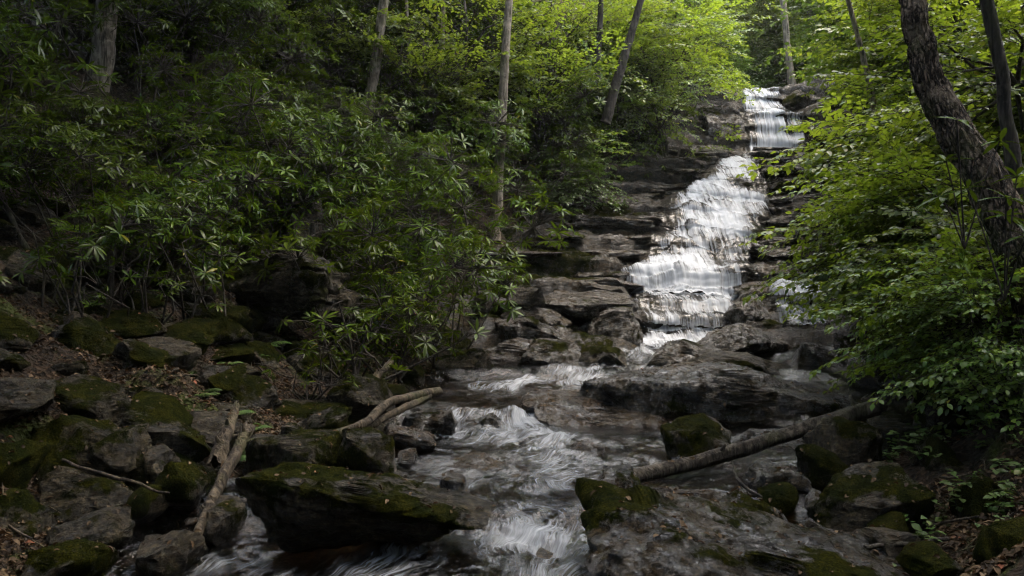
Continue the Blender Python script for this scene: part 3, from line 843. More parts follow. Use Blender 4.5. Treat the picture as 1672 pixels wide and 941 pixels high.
# thin wet ledges stepping up on both sides of the falls
r = np.random.default_rng(21)
for side in (-1, 1):
    D = 16.55
    while D < 23.6:
        for col in range(2 if side < 0 else 2):
            W = r.uniform(1.0, 2.3); dep = r.uniform(.8, 1.3); th = r.uniform(.14, .30)
            edge = float(wL(D)) if side < 0 else float(wR(D))
            x = edge + side * (W * .5 - .12 + col * 1.35 + r.uniform(-.1, .2))
            if (side < 0 and x - W / 2 < float(wL(D)) - 3.3) or (side > 0 and x + W / 2 > float(wR(D)) + 2.9): continue
            zt = float(bed(x, D - dep * .15)[1]) + r.uniform(.03, .10)
            p, f, mo = rock_shape(3000 + int(D * 100) + col * 7 + (side > 0) * 3, (W, dep, th), sub=5, planes=-4, rough=.022, boxy=.45, outline=.28, strata=.05, moss=r.uniform(.2, .65), pitch=r.uniform(0, 5), tilt=r.uniform(-3, 4))
            me = mesh_from('rock_ledge', p, tris=f, mats=[M['rock_wet']], attrs={'moss': mo})
            me.set_sharp_from_angle(angle=math.radians(45))
            o = link('rock_ledge', me, loc=(x, D, zt - th))
            if side < 0: tag(o, 'thin dark wet ledge stepping out of the rock left of the main cascade', 'rock ledge', 'wet ledges left of the cascade')
            else: tag(o, 'thin dark wet ledge stepping out of the rock right of the main cascade', 'rock ledge', 'wet ledges right of the cascade')
        D += r.uniform(.36, .55)

# half buried mossy blocks all over the shaded left slope
r = np.random.default_rng(15)
got = []
while len(got) < 46:
    D = r.uniform(6.2, 10.4); px = r.uniform(-20, 640)
    x = float(wx(px, D)); dl = float(eL(D)) - x
    if dl < .35 or dl > 4.5: continue
    if any((x - a) ** 2 + (D - b_) ** 2 < .22 for a, b_ in got): continue
    got.append((x, D))
    W = r.uniform(.3, .95); hh = W * r.uniform(.18, .36)
    p, f, mo = rock_shape(2000 + len(got), (W, W * r.uniform(.7, 1.1), hh * 1.6), sub=5, planes=8, boxy=.5, outline=.25, moss=r.uniform(.6, 1.0), strata=.06, yaw=r.uniform(0, 360))
    me = mesh_from('boulder', p, tris=f, mats=[M['rock_moss' if r.random() < .6 else 'rock']], attrs={'moss': mo})
    me.set_sharp_from_angle(angle=math.radians(50))
    o = link('boulder', me, loc=(x, D, float(ground_z(x, D)) - hh * .75)); o.rotation_euler = (r.normal(.1, .12), r.normal(.15, .15), 0)
    tag(o, 'mossy half buried rock among dead leaves on the shaded left slope', 'rock', 'mossy rocks of the left slope')

# small loose stones along the banks: one object each, shared shapes
stone_me = []
for k in range(8):
    p, f, mo = rock_shape(900 + k, (1, rng.uniform(.6, 1.0), rng.uniform(.4, .7)), sub=4, planes=9, rough=.07, moss=.4)
    stone_me.append([mesh_from('stone', p, tris=f, mats=[M[m]], attrs={'moss': mo}) for m in ('rock', 'rock_wet', 'rock_brown')])
cnt = 0
r = np.random.default_rng(5)
while cnt < 290:
    D = r.uniform(4.6, 13.5) if r.random() < .35 else r.uniform(4.6, 8.5)
    side = r.random()
    if side < .48: x = eL(D) + r.normal(-.15, .5)
    elif side < .86: x = eR(D) + r.normal(-.25, .55)
    else: x = r.uniform(eL(D), eR(D))
    px = CX + x / D * F
    if not -20 < px < 1690: continue
    inside = eL(D) < x < eR(D)
    s = min(.26, .05 + r.exponential(.05))
    o = link('stone', stone_me[r.integers(8)][1 + r.integers(2) if inside else 0],
             loc=(x, D, (zb(D) - .05 if inside else float(ground_z(x, D))) - s * .15))
    o.scale = (s * r.uniform(.8, 1.4), s, s * r.uniform(.7, 1.1)); o.rotation_euler = (r.normal(0, .25), r.normal(0, .25), r.uniform(0, 6.3))
    if inside: tag(o, 'small wet stone poking out of the shallow stream', 'stone', 'small stones in the stream')
    elif side < .48: tag(o, 'small loose stone lying among the boulders of the left shore', 'stone', 'small stones on the left shore')
    else: tag(o, 'small loose stone lying among leaves on the right shore', 'stone', 'small stones on the right shore')
    cnt += 1

# ------------------------------------------------------------------ logs, sticks, driftwood


def log(name, label, pts, R, mat='deadwood', n=14, wob=.01, ridge=.05, rough=.15, cat='log', seed=1, steps=40, group=None):
    P = curve_pts(pts, steps, wob, seed)
    Rr = np.interp(np.linspace(0, 1, steps), np.linspace(0, 1, len(R)), R)
    V, Q = tube(P, Rr, n, rough, seed, True, ridge)
    c = P[0].copy()
    if cat == 'log':
        rr_ = np.random.default_rng(seed)
        T_ = norm(np.gradient(P, axis=0))
        for row, sg in ((0, -1), (steps - 1, 1)):      # splintered ends
            V[row * n:(row + 1) * n] += T_[row] * sg * (rr_.uniform(-.3, 1.5, n) * Rr[row])[:, None]
        bits = [(V, Q, 0)]
        for k in range(4):                             # snapped branch stubs
            i = rr_.integers(steps // 6, steps - 4)
            d_ = norm(T_[i] * rr_.uniform(.2, .9) + norm(np.cross(T_[i], rr_.normal(0, 1, 3))) + [0, 0, .4])
            q_ = np.array([P[i], P[i] + d_ * Rr[i] * 1.2, P[i] + d_ * Rr[i] * rr_.uniform(1.6, 2.6)])
            bits.append((*tube(q_, Rr[i] * np.array([.5, .3, .2]), 7, .2, seed + k), 0))
        V, Q, _ = cat_meshes(bits)
    o = link(name, mesh_from(name, V - c, Q, mats=[M[mat]]), loc=c)
    return tag(o, label, cat, group)


log('log', 'long bare grey log leaning across rocks in the right shallows', [at(1030, 782, 6.7), at(1180, 742, 7.0), at(1310, 702, 7.25), at(1432, 664, 7.5)], [.056, .056, .060, .068], 'deadwood_wet', 24, .004, seed=3, steps=80, ridge=.07)
log('log', 'pale dead log leaning down the left shore into the water', [at(318, 884, 5.35), at(355, 800, 5.9), at(405, 700, 6.6)], [.030, .034, .044], 'deadwood', 16, .014, seed=4, steps=60)
log('log', 'short broken stump of log standing behind the leaning dead log', [at(355, 752, 6.55), at(370, 705, 6.8), at(386, 664, 7.1)], [.058, .052, .022], 'deadwood', 16, .008, seed=5, steps=40, ridge=.1)
dw = link('driftwood', None, loc=at(475, 733, 7.0)); tag(dw, 'curved forked driftwood branch lying over boulders at the pool edge', 'driftwood')
for nm, pts, R in (('stem', [at(472, 733, 7.0), at(540, 712, 7.25), at(598, 690, 7.6), at(640, 656, 8.1), at(715, 640, 8.9)], [.024, .030, .036, .040, .044]),
                   ('branch', [at(598, 696, 7.7), at(650, 672, 8.1), at(700, 648, 8.7)], [.026, .032, .034])):
    V, Q = tube(curve_pts(pts, 50, .012, 8), np.interp(np.linspace(0, 1, 50), np.linspace(0, 1, len(R)), R), 14, .18, 6, True, .08)
    link(nm, mesh_from(nm, V - np.array(dw.location), Q, mats=[M['deadwood']]), dw)
log('log', 'dark log end resting on the right bank under leaves', [at(1450, 640, 9.0), at(1490, 622, 9.3), at(1530, 604, 9.6)], [.08, .075, .07], 'bark_dark', seed=6)
log('stick', 'long thin stick lying over the flat speckled boulder', [at(100, 752, 5.9), at(180, 778, 5.75), at(275, 806, 5.6)], [.010, .012, .008], 'deadwood', 8, .01, cat='stick', seed=7)
log('stick', 'dark curved twig standing in the puddle under the log', [at(1196, 752, 6.5), at(1204, 782, 6.3), at(1225, 803, 6.15), at(1262, 820, 6.0)], [.006, .012, .012, .006], 'bark_dark', 8, .006, cat='stick', seed=8)
log('stick', 'short dark stick lying in leaves, lower right', [at(1412, 896, 5.0), at(1480, 890, 5.1), at(1548, 882, 5.2)], [.014, .016, .012], 'bark_dark', 8, .008, cat='stick', seed=9)
log('stick', 'thin grey stick crossing the slope above the square boulder', [at(60, 648, 7.0), at(110, 668, 6.9), at(150, 690, 6.8)], [.008, .010, .006], 'deadwood', 8, .01, cat='stick', seed=10)
log('stick', 'pale dead root stub between moss and driftwood', [at(604, 640, 9.3), at(618, 612, 9.5), at(640, 590, 9.8)], [.05, .04, .02], 'deadwood', 10, .02, cat='root', seed=11)
log('stick', 'slender dead stem leaning at the edge of the dark thicket', [at(48, 425, 9.3), at(22, 360, 9.3), at(-10, 280, 9.4)], [.03, .026, .02], 'bark_dark', 8, .02, cat='stick', seed=12)
log('stick', 'upright bare stem in shadow under the rhododendrons', [at(172, 510, 9.2), at(180, 450, 9.3), at(190, 385, 9.5)], [.035, .03, .025], 'bark_dark', 8, .02, cat='stick', seed=13)
r = np.random.default_rng(77)
for k in range(70):
    if k < 40: D = r.uniform(5, 10); x = eL(D) - abs(r.normal(.3, .9)); lab, gp = 'thin dead twig lying in the leaf litter of the left bank', 'twigs on the left bank'
    else: D = r.uniform(4.7, 8.5); x = eR(D) + abs(r.normal(.2, .6)); lab, gp = 'thin dead twig lying in the leaf litter of the right bank', 'twigs on the right bank'
    a = r.uniform(0, 6.3); L_ = r.uniform(.2, .7)
    pts = []
    for t in (-.5, 0, .5):
        xx, yy = x + math.cos(a + t * .5) * L_ * t, D + math.sin(a + t * .5) * L_ * t
        pts.append([xx, yy, float(ground_z(xx, yy)) + .03 + r.uniform(0, .05)])
    q = r.uniform(.003, .008)
    log('twig', lab, pts, [q, q * 1.2, q * .5], 'deadwood', 5, .01, cat='twig', seed=100 + k, steps=9, ridge=0, group=gp)

# dead leaves on both banks: uncountable
N = 30000
r = np.random.default_rng(8)
D = 4.5 + 11 * r.random(N * 3) ** 1.5
left = r.random(N * 3) < .6
x = np.where(left, eL(D) - .05 - np.abs(r.normal(0, 1.9, N * 3)), eR(D) + .0 + np.abs(r.normal(0, 1.1, N * 3)))
keep = (fbm(x * .9, D * .9, 0, 121, 3) > -.25 + .5 * r.random(N * 3))
x, D = x[keep][:N], D[keep][:N]
z = ground_z(x, D) + .012 + .02 * r.random(len(x))
ang = r.uniform(0, 6.3, len(x))
V, Q = put_leaves(DRY, np.stack([x, D, z], -1), np.stack([np.cos(ang), np.sin(ang), r.normal(0, .25, len(x))], -1),
                  np.stack([r.normal(0, .35, len(x)), r.normal(0, .35, len(x)), np.ones(len(x))], -1), r.uniform(.02, .06, len(x)))
# some of it has come down on the rocks too
bpy.context.view_layer.update()
dg = bpy.context.evaluated_depsgraph_get()
Pp, Nn = [], []
for k in range(3000):
    D_ = r.uniform(4.4, 12.0); px_ = r.uniform(-20, 1690)
    x_ = float(wx(px_, D_)); zt = max(float(ground_z(x_, D_)), float(zb(D_))) + 1.0
    hit, loc_, nr_, _, ob_, _ = scene.ray_cast(dg, Vector((x_, D_, zt)), Vector((0, 0, -1)))
    if hit and ob_.name.split('.')[0] in ('boulder', 'stone', 'log') and nr_.z > .45:
        Pp.append(loc_ + nr_ * .008); Nn.append(nr_)
print('leaves on rocks', len(Pp))
Pp = np.array(Pp); Nn = np.array(Nn) + r.normal(0, .2, (len(Pp), 3))
t_ = np.cross(Nn, r.normal(0, 1, (len(Pp), 3)))
V2, Q2 = put_leaves(DRY, Pp, t_, Nn, r.uniform(.018, .05, len(Pp)))
Q = np.concatenate([Q, Q2 + len(V)]); V = np.concatenate([V, V2])
tag(link('leaf_litter', mesh_from('leaf_litter', V, Q, mats=[M['litter']])), 'brown dead leaves scattered over both banks', kind='stuff')
# ------------------------------------------------------------------ rhododendrons


def rhodo_meshes(seed, rad=1.15, h=1.7, n_whorl=230, leaf=.16, nl=9, low=.15):
    r = np.random.default_rng(seed)
    # clumped dome
    nc = 9
    c = np.stack([r.normal(0, .5, nc) * rad, r.normal(0, .5, nc) * rad, r.uniform(.3, .95, nc) * h], -1)
    cr = r.uniform(.35, .6, nc) * rad
    k = r.integers(0, nc, n_whorl)
    d = norm(r.normal(0, 1, (n_whorl, 3)) + [0, 0, .55])
    tip = c[k] + d * cr[k][:, None] * r.uniform(.75, 1.08, (n_whorl, 1)) * [1, 1, .75]
    tip[:, 2] = np.maximum(tip[:, 2], low * h)
    axis = norm(d * [.55, .55, .3] + [0, 0, .8] + r.normal(0, .15, (n_whorl, 3)))
    wd = r.normal(.05, .3, n_whorl)
    P, Dv, Nv, S = [], [], [], []
    for i in range(n_whorl):
        a = axis[i]; U = norm(np.cross(a, [.3, .9, .1])); W = np.cross(a, U)
        n = nl + r.integers(-2, 3); ph = r.uniform(0, 6.3); sz = r.uniform(.55, 1.25)
        for j in range(n):
            th = ph + j * 6.283 / n + r.normal(0, .18)
            el = r.normal(wd[i], .2)
            dd = norm((U * math.cos(th) + W * math.sin(th)) * math.cos(el) + a * math.sin(el))
            P.append(tip[i] + dd * .012); Dv.append(dd); Nv.append(a * 1.0 + r.normal(0, .12, 3)); S.append(leaf * sz * r.uniform(.7, 1.1))
    LV, LQ = put_leaves(RHODO, P, np.array(Dv), np.array(Nv), np.array(S))
    # stems: trunklets to clump centres, then to whorls
    A, B, ra, rb = [], [], [], []
    for q in range(nc):
        b0 = np.array([r.normal(0, .12), r.normal(0, .12), -.15]); pr = b0
        for t in (.35, .7, 1.0):
            nx = b0 + (c[q] - b0) * t + r.normal(0, .07, 3) * [1, 1, .3] + np.array([0, 0, -.12 * h * math.sin(t * 3.14)])
            A.append(pr); B.append(nx); ra.append(.028 - .016 * t); rb.append(.022 - .014 * t); pr = nx
    for i in range(n_whorl):
        m = c[k[i]] + (tip[i] - c[k[i]]) * .5 + r.normal(0, .05, 3)
        A += [c[k[i]], m]; B += [m, tip[i]]; ra += [.008, .006]; rb += [.006, .004]
    SV, SQ = segs(A, B, np.array(ra), np.array(rb), 5)
    return mesh_from('foliage', LV, LQ, mats=[M['rhodo']]), mesh_from('stems', SV, SQ, mats=[M['twig']])


RH = [rhodo_meshes(200 + k, rad=rng.uniform(1.0, 1.3), h=rng.uniform(1.4, 2.0)) for k in range(6)]
RH_FAR = [rhodo_meshes(230 + k, rad=1.25, h=1.9, n_whorl=260, leaf=.15) for k in range(3)]


def plant(name, meshes, loc, rz, s, label, cat, group=None, tilt=(0, 0), parts=('foliage', 'stems')):
    e = link(name, None, loc=loc)
    e.rotation_euler = (tilt[0], tilt[1], rz); e.scale = (s, s, s) if np.isscalar(s) else s
    tag(e, label, cat, group)
    for nm, me in zip(parts, meshes):
        if me is not None: link(nm, me, e)
    return e


def spot(px, D, dz=0.0):
    x = float(wx(px, D))
    return np.array([x, D, float(ground_z(x, D)) + dz])


# thicket: scattered over the left slope, zone named by the nearest landmark
r = np.random.default_rng(31)
pts = []
tries = 0
while len(pts) < 240 and tries < 40000:
    tries += 1
    D = r.uniform(9.3, 23.5)
    px = r.uniform(-200, 1010)
    x = wx(px, D); dl = eL(D) - x
    # lower boundary of the thicket in the place itself: keeps off the stony shore and the bare slab
    need = np.interp(D, [9, 10, 11.5, 13, 15, 17, 19, 21], [3.2, 2.3, 1.5, 1.3, 1.6, 1.9, 1.6, .7])
    if dl < need or dl > 22: continue
    if 9.5 < D < 11.8 and 300 < px < 560 and dl < 3.2: continue
    sp = .80 - .01 * (D - 9)
    zg = float(ground_z(x, D))
    if CY - (zg + 1 - H) / D * F < -40: continue
    ylim = np.interp(px, [-100, 55, 80, 330, 420, 560, 700, 740, 870, 930, 1010], [-90, -90, 135, 135, 60, 190, 205, 335, 345, 250, 150])
    dlim = np.interp(px, [-100, 330, 420, 560, 700, 740, 870, 930], [14.2, 14.2, 19, 17.2, 17.2, 17.2, 17.2, 19])
    smax = 1.15
    if D < dlim:
        smax = (H - (ylim - CY) / F * D - zg) / 2.1
        if smax < .45: continue
    if any((x - a) ** 2 + (D - b) ** 2 < sp * sp for a, b, *_ in pts): continue
    pts.append((x, D, px, min(smax, 1.15)))
for x, D, px, smax in pts:
    if D > 16: lab = 'dark glossy rhododendron high on the shaded left slope under the trees' if px < 560 else 'glossy rhododendron on the shaded slope between bare slab and mid-slope trunks'
    elif px < 230: lab = 'dark rhododendron around the foot of the thick grey trunk'
    elif px < 560: lab = 'glossy rhododendron in the thicket above the mossy outcrop'
    else: lab = 'glossy rhododendron bush overhanging the layered ledges left of the falls'
    m = RH_FAR[r.integers(3)] if D > 14 else RH[r.integers(6)]
    plant('rhododendron', m, (x, D, float(ground_z(x, D)) - .1), r.uniform(0, 6.3), min(smax, r.uniform(.8, 1.15) * (1.0 if D > 10.5 else .8)), lab, 'rhododendron', 'rhododendrons in the left thicket', (r.normal(-.12, .1), r.normal(.12, .1)))

# single rhododendrons one can point to
SP = [rhodo_meshes(260 + k, rad=.8, h=1.1, n_whorl=26, leaf=.15, nl=9) for k in range(3)]
plant('rhododendron', SP[0], spot(560, 9.6), .4, 1.0, 'sparse low rhododendron above the driftwood with open leaf rosettes', 'rhododendron')
plant('rhododendron', SP[1], spot(505, 8.9), 2.4, .7, 'small straggly rhododendron on leaf litter left of the driftwood', 'rhododendron')
plant('rhododendron', RH[1], spot(640, 10.8), 1.4, .95, 'full rhododendron with big pale rosettes right of the mossy outcrop', 'rhododendron', tilt=(.0, .15))
plant('rhododendron', RH[4], spot(720, 12.4), 4.4, .95, 'rhododendron drooping over the back edge of the pool', 'rhododendron', tilt=(.1, .15))
plant('rhododendron', SP[2], spot(120, 8.3), 3.3, .8, 'spindly rhododendron on the dark slope at the far left', 'rhododendron')
plant('rhododendron', SP[0], spot(250, 8.8), 5.1, .75, 'thin rhododendron sprout above the half buried boulders', 'rhododendron')
plant('rhododendron', SP[1], spot(330, 9.3), 1.1, .9, 'open rhododendron rooted below the mossy outcrop', 'rhododendron')

# ------------------------------------------------------------------ broadleaf shrubs and crowns
SPR = [spray_template(np.random.default_rng(300 + k), L=.85, n_side=8, leaf=.086) for k in range(4)]
SPR_BIG = [spray_template(np.random.default_rng(310 + k), L=.9, n_side=7, leaf=.115, per=5) for k in range(4)]


def crown(seed, rx, ry, z0, z1, n_clump, n_spray, mat, leaf_t=BROAD, layered=.5, templates=None, lscale=1.0, droop=.15, shell=.6, ssc=(.8, 1.25), wood='twig', clr=.28):
    r = np.random.default_rng(seed)
    cz = .5 * (z0 + z1); hz = .5 * (z1 - z0)
    d = norm(r.normal(0, 1, (n_clump, 3)))
    rad = shell + (1 - shell) * r.random((n_clump, 1))
    cl = d * rad * [rx, ry, hz] + [0, 0, cz]
    k = r.integers(0, n_clump, n_spray)
    off = r.normal(0, 1, (n_spray, 3)) * clr * np.array([rx, ry, hz * (1 - layered * .8)])
    pos = cl[k] + off
    out = norm((pos - [0, 0, cz - hz * .3]) * [1, 1, .35])
    dirs = norm(out + r.normal(0, .35, (n_spray, 3)) * [1, 1, .4] + [0, 0, -droop])
    ups = norm(np.array([0, 0, 1.]) + r.normal(0, .22, (n_spray, 3)) + out * .15)
    parts = compile_sprays(r, templates or SPR, pos - dirs * .4, dirs, ups, r.uniform(*ssc, n_spray), leaf_t, lscale)
    # limbs from the axis to the clumps
    A, B, ra, rb = [], [], [], []
    for q in range(n_clump):
        b0 = np.array([0, 0, max(z0 * .4, cl[q][2] - .5 * np.hypot(cl[q][0], cl[q][1]) - .3)])
        m = (b0 + cl[q]) / 2 + r.normal(0, .1, 3)
        A += [b0, m]; B += [m, cl[q]]; ra += [.03, .018]; rb += [.018, .008]
    parts.append((*segs(A, B, np.array(ra), np.array(rb), 5), 1))
    V, Q, mi = cat_meshes(parts)
    return mesh_from('crown', V, Q, mats=[M[mat], M[wood]], mat_idx=mi)


def shrub_stems(seed, h, n=6, spread=.5):
    r = np.random.default_rng(seed)
    A, B, ra, rb = [], [], [], []
    for k in range(n):
        p = np.array([r.normal(0, .1), r.normal(0, .1), -.2]); d = norm([r.normal(0, spread), r.normal(0, spread), 1])
        for t in range(5):
            q = p + d * h / 5; A.append(p); B.append(q); ra.append(.025 - .004 * t); rb.append(.021 - .004 * t); p = q
            d = norm(d + r.normal(0, .15, 3))
    V, Q = segs(A, B, np.array(ra), np.array(rb), 6)
    return mesh_from('stems', V, Q, mats=[M['twig']])


BUSH = [(crown(400 + k, 1.25, 1.25, .25, 2.4, 16, 250, 'broad', droop=.25), shrub_stems(410 + k, 1.8)) for k in range(4)]
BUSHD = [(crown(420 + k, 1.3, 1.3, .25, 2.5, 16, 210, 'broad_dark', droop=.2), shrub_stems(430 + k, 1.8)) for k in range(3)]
TALLB = [(crown(440 + k, 1.7, 1.7, .6, 4.6, 24, 330, 'broad', droop=.15), shrub_stems(450 + k, 3.5, 5, .25)) for k in range(3)]
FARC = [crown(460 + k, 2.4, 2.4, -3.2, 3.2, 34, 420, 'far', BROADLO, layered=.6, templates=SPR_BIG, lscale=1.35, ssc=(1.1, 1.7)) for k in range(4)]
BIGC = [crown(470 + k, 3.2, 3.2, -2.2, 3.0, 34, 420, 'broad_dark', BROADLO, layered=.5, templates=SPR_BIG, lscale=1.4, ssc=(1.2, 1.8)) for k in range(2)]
SAPC = [crown(480 + k, 1.35, 1.35, -1.8, 1.6, 13, 95, 'broad', BROAD, layered=.9, droop=.05, clr=.24) for k in range(4)]

# right bank: wall of leafy shrubs
RB = [  # px, D, scale, which, dz, label
    (1650, 7.0, .62, 'B0', .0, 'leafy green shrub right under the leaning trunk'),
    (1625, 8.6, .82, 'B1', .0, 'bright leafy shrub hanging over the right shallows'),
    (1600, 10.6, .9, 'B2', .1, 'leafy shrub reaching out over the lower fan'),
    (1640, 8.6, .95, 'B3', .2, 'leafy shrub at the right edge behind the leaning trunk'),
    (1560, 10.5, 1.0, 'B0', .2, 'dense green shrub standing behind the shrub over the shallows'),
    (1580, 13.0, 1.0, 'B1', .2, 'leafy shrub beside the foot of the main cascade'),
    (1600, 11.5, 1.2, 'B2', .4, 'large leafy shrub up the right bank beyond the leaning trunk'),
    (1580, 14.0, 1.2, 'B3', .3, 'leafy shrub halfway up the right bank beside the cascade'),
    (1560, 16.5, 1.0, 'B0', .2, 'light green shrub leaning at the middle of the main cascade'),
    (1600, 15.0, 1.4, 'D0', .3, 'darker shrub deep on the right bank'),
    (1560, 19.0, 1.25, 'B2', .2, 'shrub on the right beside the upper part of the cascade'),
    (1690, 13.5, 1.4, 'D1', .5, 'dark shrub at the right edge of the bank behind the thin trunk'),
    (1570, 22.5, 1.2, 'B3', .2, 'shrub right of the tan boulder'),
    (1480, 26.5, 1.2, 'B1', .3, 'shrub right of the upper curtain'),
    (1530, 20.0, 1.5, 'D2', .4, 'dark tall shrub high on the right bank'),
    (1640, 18.0, 1.5, 'D0', .6, 'shaded shrub high at the right edge'),
    (1390, 28.5, 1.0, 'D1', .2, 'dark shrub at the right end of the falls lip'),
]
for px, D, s, w, dz, lab in RB:
    m = {'B': BUSH, 'D': BUSHD}[w[0]][int(w[1])]
    p = spot(px, D, 0)
    zf = max(p[2], float(zb(D)) + .3)
    plant('broadleaf_shrub', m, (p[0], D, zf + dz), r.uniform(0, 6.3), s, lab, 'shrub', 'leafy shrubs on the right bank', (0, r.normal(-.15, .05)))

# bushes left of the upper falls and above the slab
LB = [(1085, 21.9, 1.0, TALLB[0], 'tall bright bush overhanging the rock left of the upper falls'),
      (1000, 21.9, 1.0, TALLB[1], 'tall leafy bush behind the bright bush by the falls'),
      (1110, 25.5, .9, TALLB[2], 'leafy bush above the blocky cliff'),
      (925, 19.2, .75, BUSHD[1], 'dark leafy bush at the top of the bare slab'),
      (1150, 28.5, .9, BUSHD[0], 'dark bush left of the lip of the falls'),
      (1210, 33.0, 1.0, BUSHD[1], 'dark bush in shadow just above the falls'),
      (1265, 34.5, 1.0, BUSHD[2], 'shadowed bush over the stream above the falls')]
for px, D, s, m, lab in LB:
    plant('broadleaf_shrub', m, spot(px, D, 0), r.uniform(0, 6.3), s, lab, 'shrub', 'leafy bushes left of the falls', (0, .1))


# ------------------------------------------------------------------ trees
def tree(name, label, pts, R, mat, crown_me=None, crown_at=None, cs=1.0, limbs=(), seed=1, n=14, ridge=.06, steps=50, group=None, cat='tree', rz=0.0, extra=None):
    """trunk through pts (world) with child crown"""
    P = curve_pts(pts, steps, .02, seed)
    Rr = np.interp(np.linspace(0, 1, steps), np.linspace(0, 1, len(R)), R)
    c = P[0].copy()
    parts = [(*tube(P - c, Rr, n, .12, seed, True, ridge), 0)]
    for q, l in enumerate(limbs):
        k = curve_pts(l[0], 16, .03, seed + q)
        parts.append((*tube(k - c, np.linspace(l[1], l[1] * .35, 16), 7, .1, seed), 0))
    V, Q, _ = cat_meshes(parts)
    e = link(name, None, loc=c); tag(e, label, cat, group)
    link('trunk', mesh_from('trunk', V, Q, mats=[M[mat]]), e)
    if crown_me is not None:
        for me, ca, s in ([(crown_me, crown_at, cs)] + (extra or [])):
            o = link('crown', me, e, loc=np.asarray(ca) - c)
            o.scale = (s, s, s); o.rotation_euler = (0, 0, rz)
    return e


def up(px0, py0, D, px1, py1, top_z, w0, w1, lean_d=0.0):
    """trunk seen from (px0,py0) to (px1,py1), carried on upward to height top_z"""
    a = at(px0, py0, D); b = at(px1, py1, D + lean_d)
    a2 = a - (b - a) / np.linalg.norm(b - a) * .5
    d = (b - a) / (b[2] - a[2])
    top = b + d * (top_z - b[2])
    return [a2, a, (a + b) / 2, b, (b + top) / 2, top], [w0 / F * D / 2 * 1.1, w0 / F * D / 2, (w0 + w1) / F * D / 4, w1 / F * D / 2, w1 / F * D / 2 * .75, w1 / F * D / 2 * .4]


TR = [  # label, base px, py, D, top px, py, w0, w1, bark, crown height above, which crown
    ('thick mottled grey trunk standing in the thicket', 158, 165, 14.0, 176, 0, 40, 34, 'bark_grey', 14, 0, 1.15),
    ('thin pale pole-like trunk left of the thick grey trunk', 103, 150, 14.3, 103, 0, 9, 8, 'bark_dark', 12, 1, .8),
    ('dark shaded trunk in the upper left thicket', 308, 130, 16.0, 320, 0, 28, 24, 'bark_dark', 15, 1, 1.1),
    ('mossy leaning trunk left of the bright green sprays', 600, 190, 17.0, 628, 0, 18, 15, 'bark_tan', 19, 0, .7),
    ('straight slim tan trunk rising mid slope', 810, 350, 17.0, 832, 0, 18, 13, 'bark_tan', 19, 1, .7),
    ('thin grey trunk between the two tan trunks', 720, 215, 19.0, 723, 40, 9, 7, 'bark_grey', 19, 0, .6),
    ('thin dark trunk beyond the bright canopy', 976, 100, 19.6, 981, 0, 11, 9, 'bark_dark', 23, 1, .6),
    ('dark trunk leaning right above the bright bush', 1000, 165, 19.3, 1045, 0, 17, 11, 'bark_dark', 22, 0, .6),
    ('slim grey trunk at the top of the left slope', 420, 70, 20.0, 426, 0, 12, 10, 'bark_grey', 16, 1, .9),
    ('slim tan trunk at the top between thicket and mossy trunk', 525, 110, 22.0, 540, 0, 11, 9, 'bark_tan', 19, 1, .5),
    ('thin tan trunk just right of the mossy leaning trunk', 672, 190, 18.0, 668, 100, 7, 5, 'bark_tan', 15, 0, .4),
    ('slim pale trunk behind the arching sapling', 905, 110, 24.0, 897, 0, 11, 9, 'bark_tan', 21, 0, .5),
    ('very thin pale trunk high on the left slope', 250, 60, 18.5, 257, 0, 9, 7, 'bark_grey', 17, 1, .6),
    ('thin pale trunk right of the light sapling', 760, 90, 23.0, 766, 0, 9, 7, 'bark_tan', 21, 1, .5),
    ('pale trunk beside the top of the falls', 1296, 165, 27.5, 1279, 20, 13, 10, 'bark_pale', 23, 0, .5),
    ('pale leaning trunk half hidden by leaves right of the falls', 1418, 130, 13.2, 1384, 0, 10, 8, 'bark_pale', 21, 1, .6),
]
for i, (lab, px0, py0, D, px1, py1, w0, w1, bk, tz, wc, cs) in enumerate(TR):
    pts_, R_ = up(px0, py0, D, px1, py1, tz, w0, w1)
    top = pts_[-1]
    tree('tree', lab, pts_, R_, bk, BIGC[wc], top + [0, 0, 0], cs, seed=500 + i, n=18 if w0 > 20 else 10, rz=i * 1.3,
         extra=[(BIGC[1 - wc], top + [rng.uniform(-1.5, 0), rng.uniform(-1, 2), -2.2], cs * .8), (BIGC[wc], top + [-.5, -4.5, -1.5], cs * .9)] if px0 == 158 else None)  # extra crowns out of view, added to shade the left bank

# unseen tall trees beside the stream, added so their crowns darken the shore
for i, (x, D, hgt, cs) in enumerate([(-7.5, 8.0, 11.5, 1.15), (-8.5, 5.0, 10.5, 1.1), (-5.5, 2.2, 11, 1.0), (6.8, 4.2, 12.5, .7)]):
    z = float(ground_z(x, D))
    tx = x + (3.0 if x < 0 else -.5)
    tree('tree', ['tall tree on the near left bank roofing the shore with leaves', 'tall tree left of the stony shore with spreading crown', 'tall tree close to the left of the stream', 'tall tree on the right bank close to the stream'][i],
         [(x, D, z - .3), (x + .2, D, z + 4), (tx * .6 + x * .4, D, hgt * .8), (tx, D + .3, hgt)], [.2, .17, .12, .06], 'bark_grey', BIGC[i % 2], (tx, D + .3, hgt), cs, seed=550 + i, n=14, rz=i * 2.0)

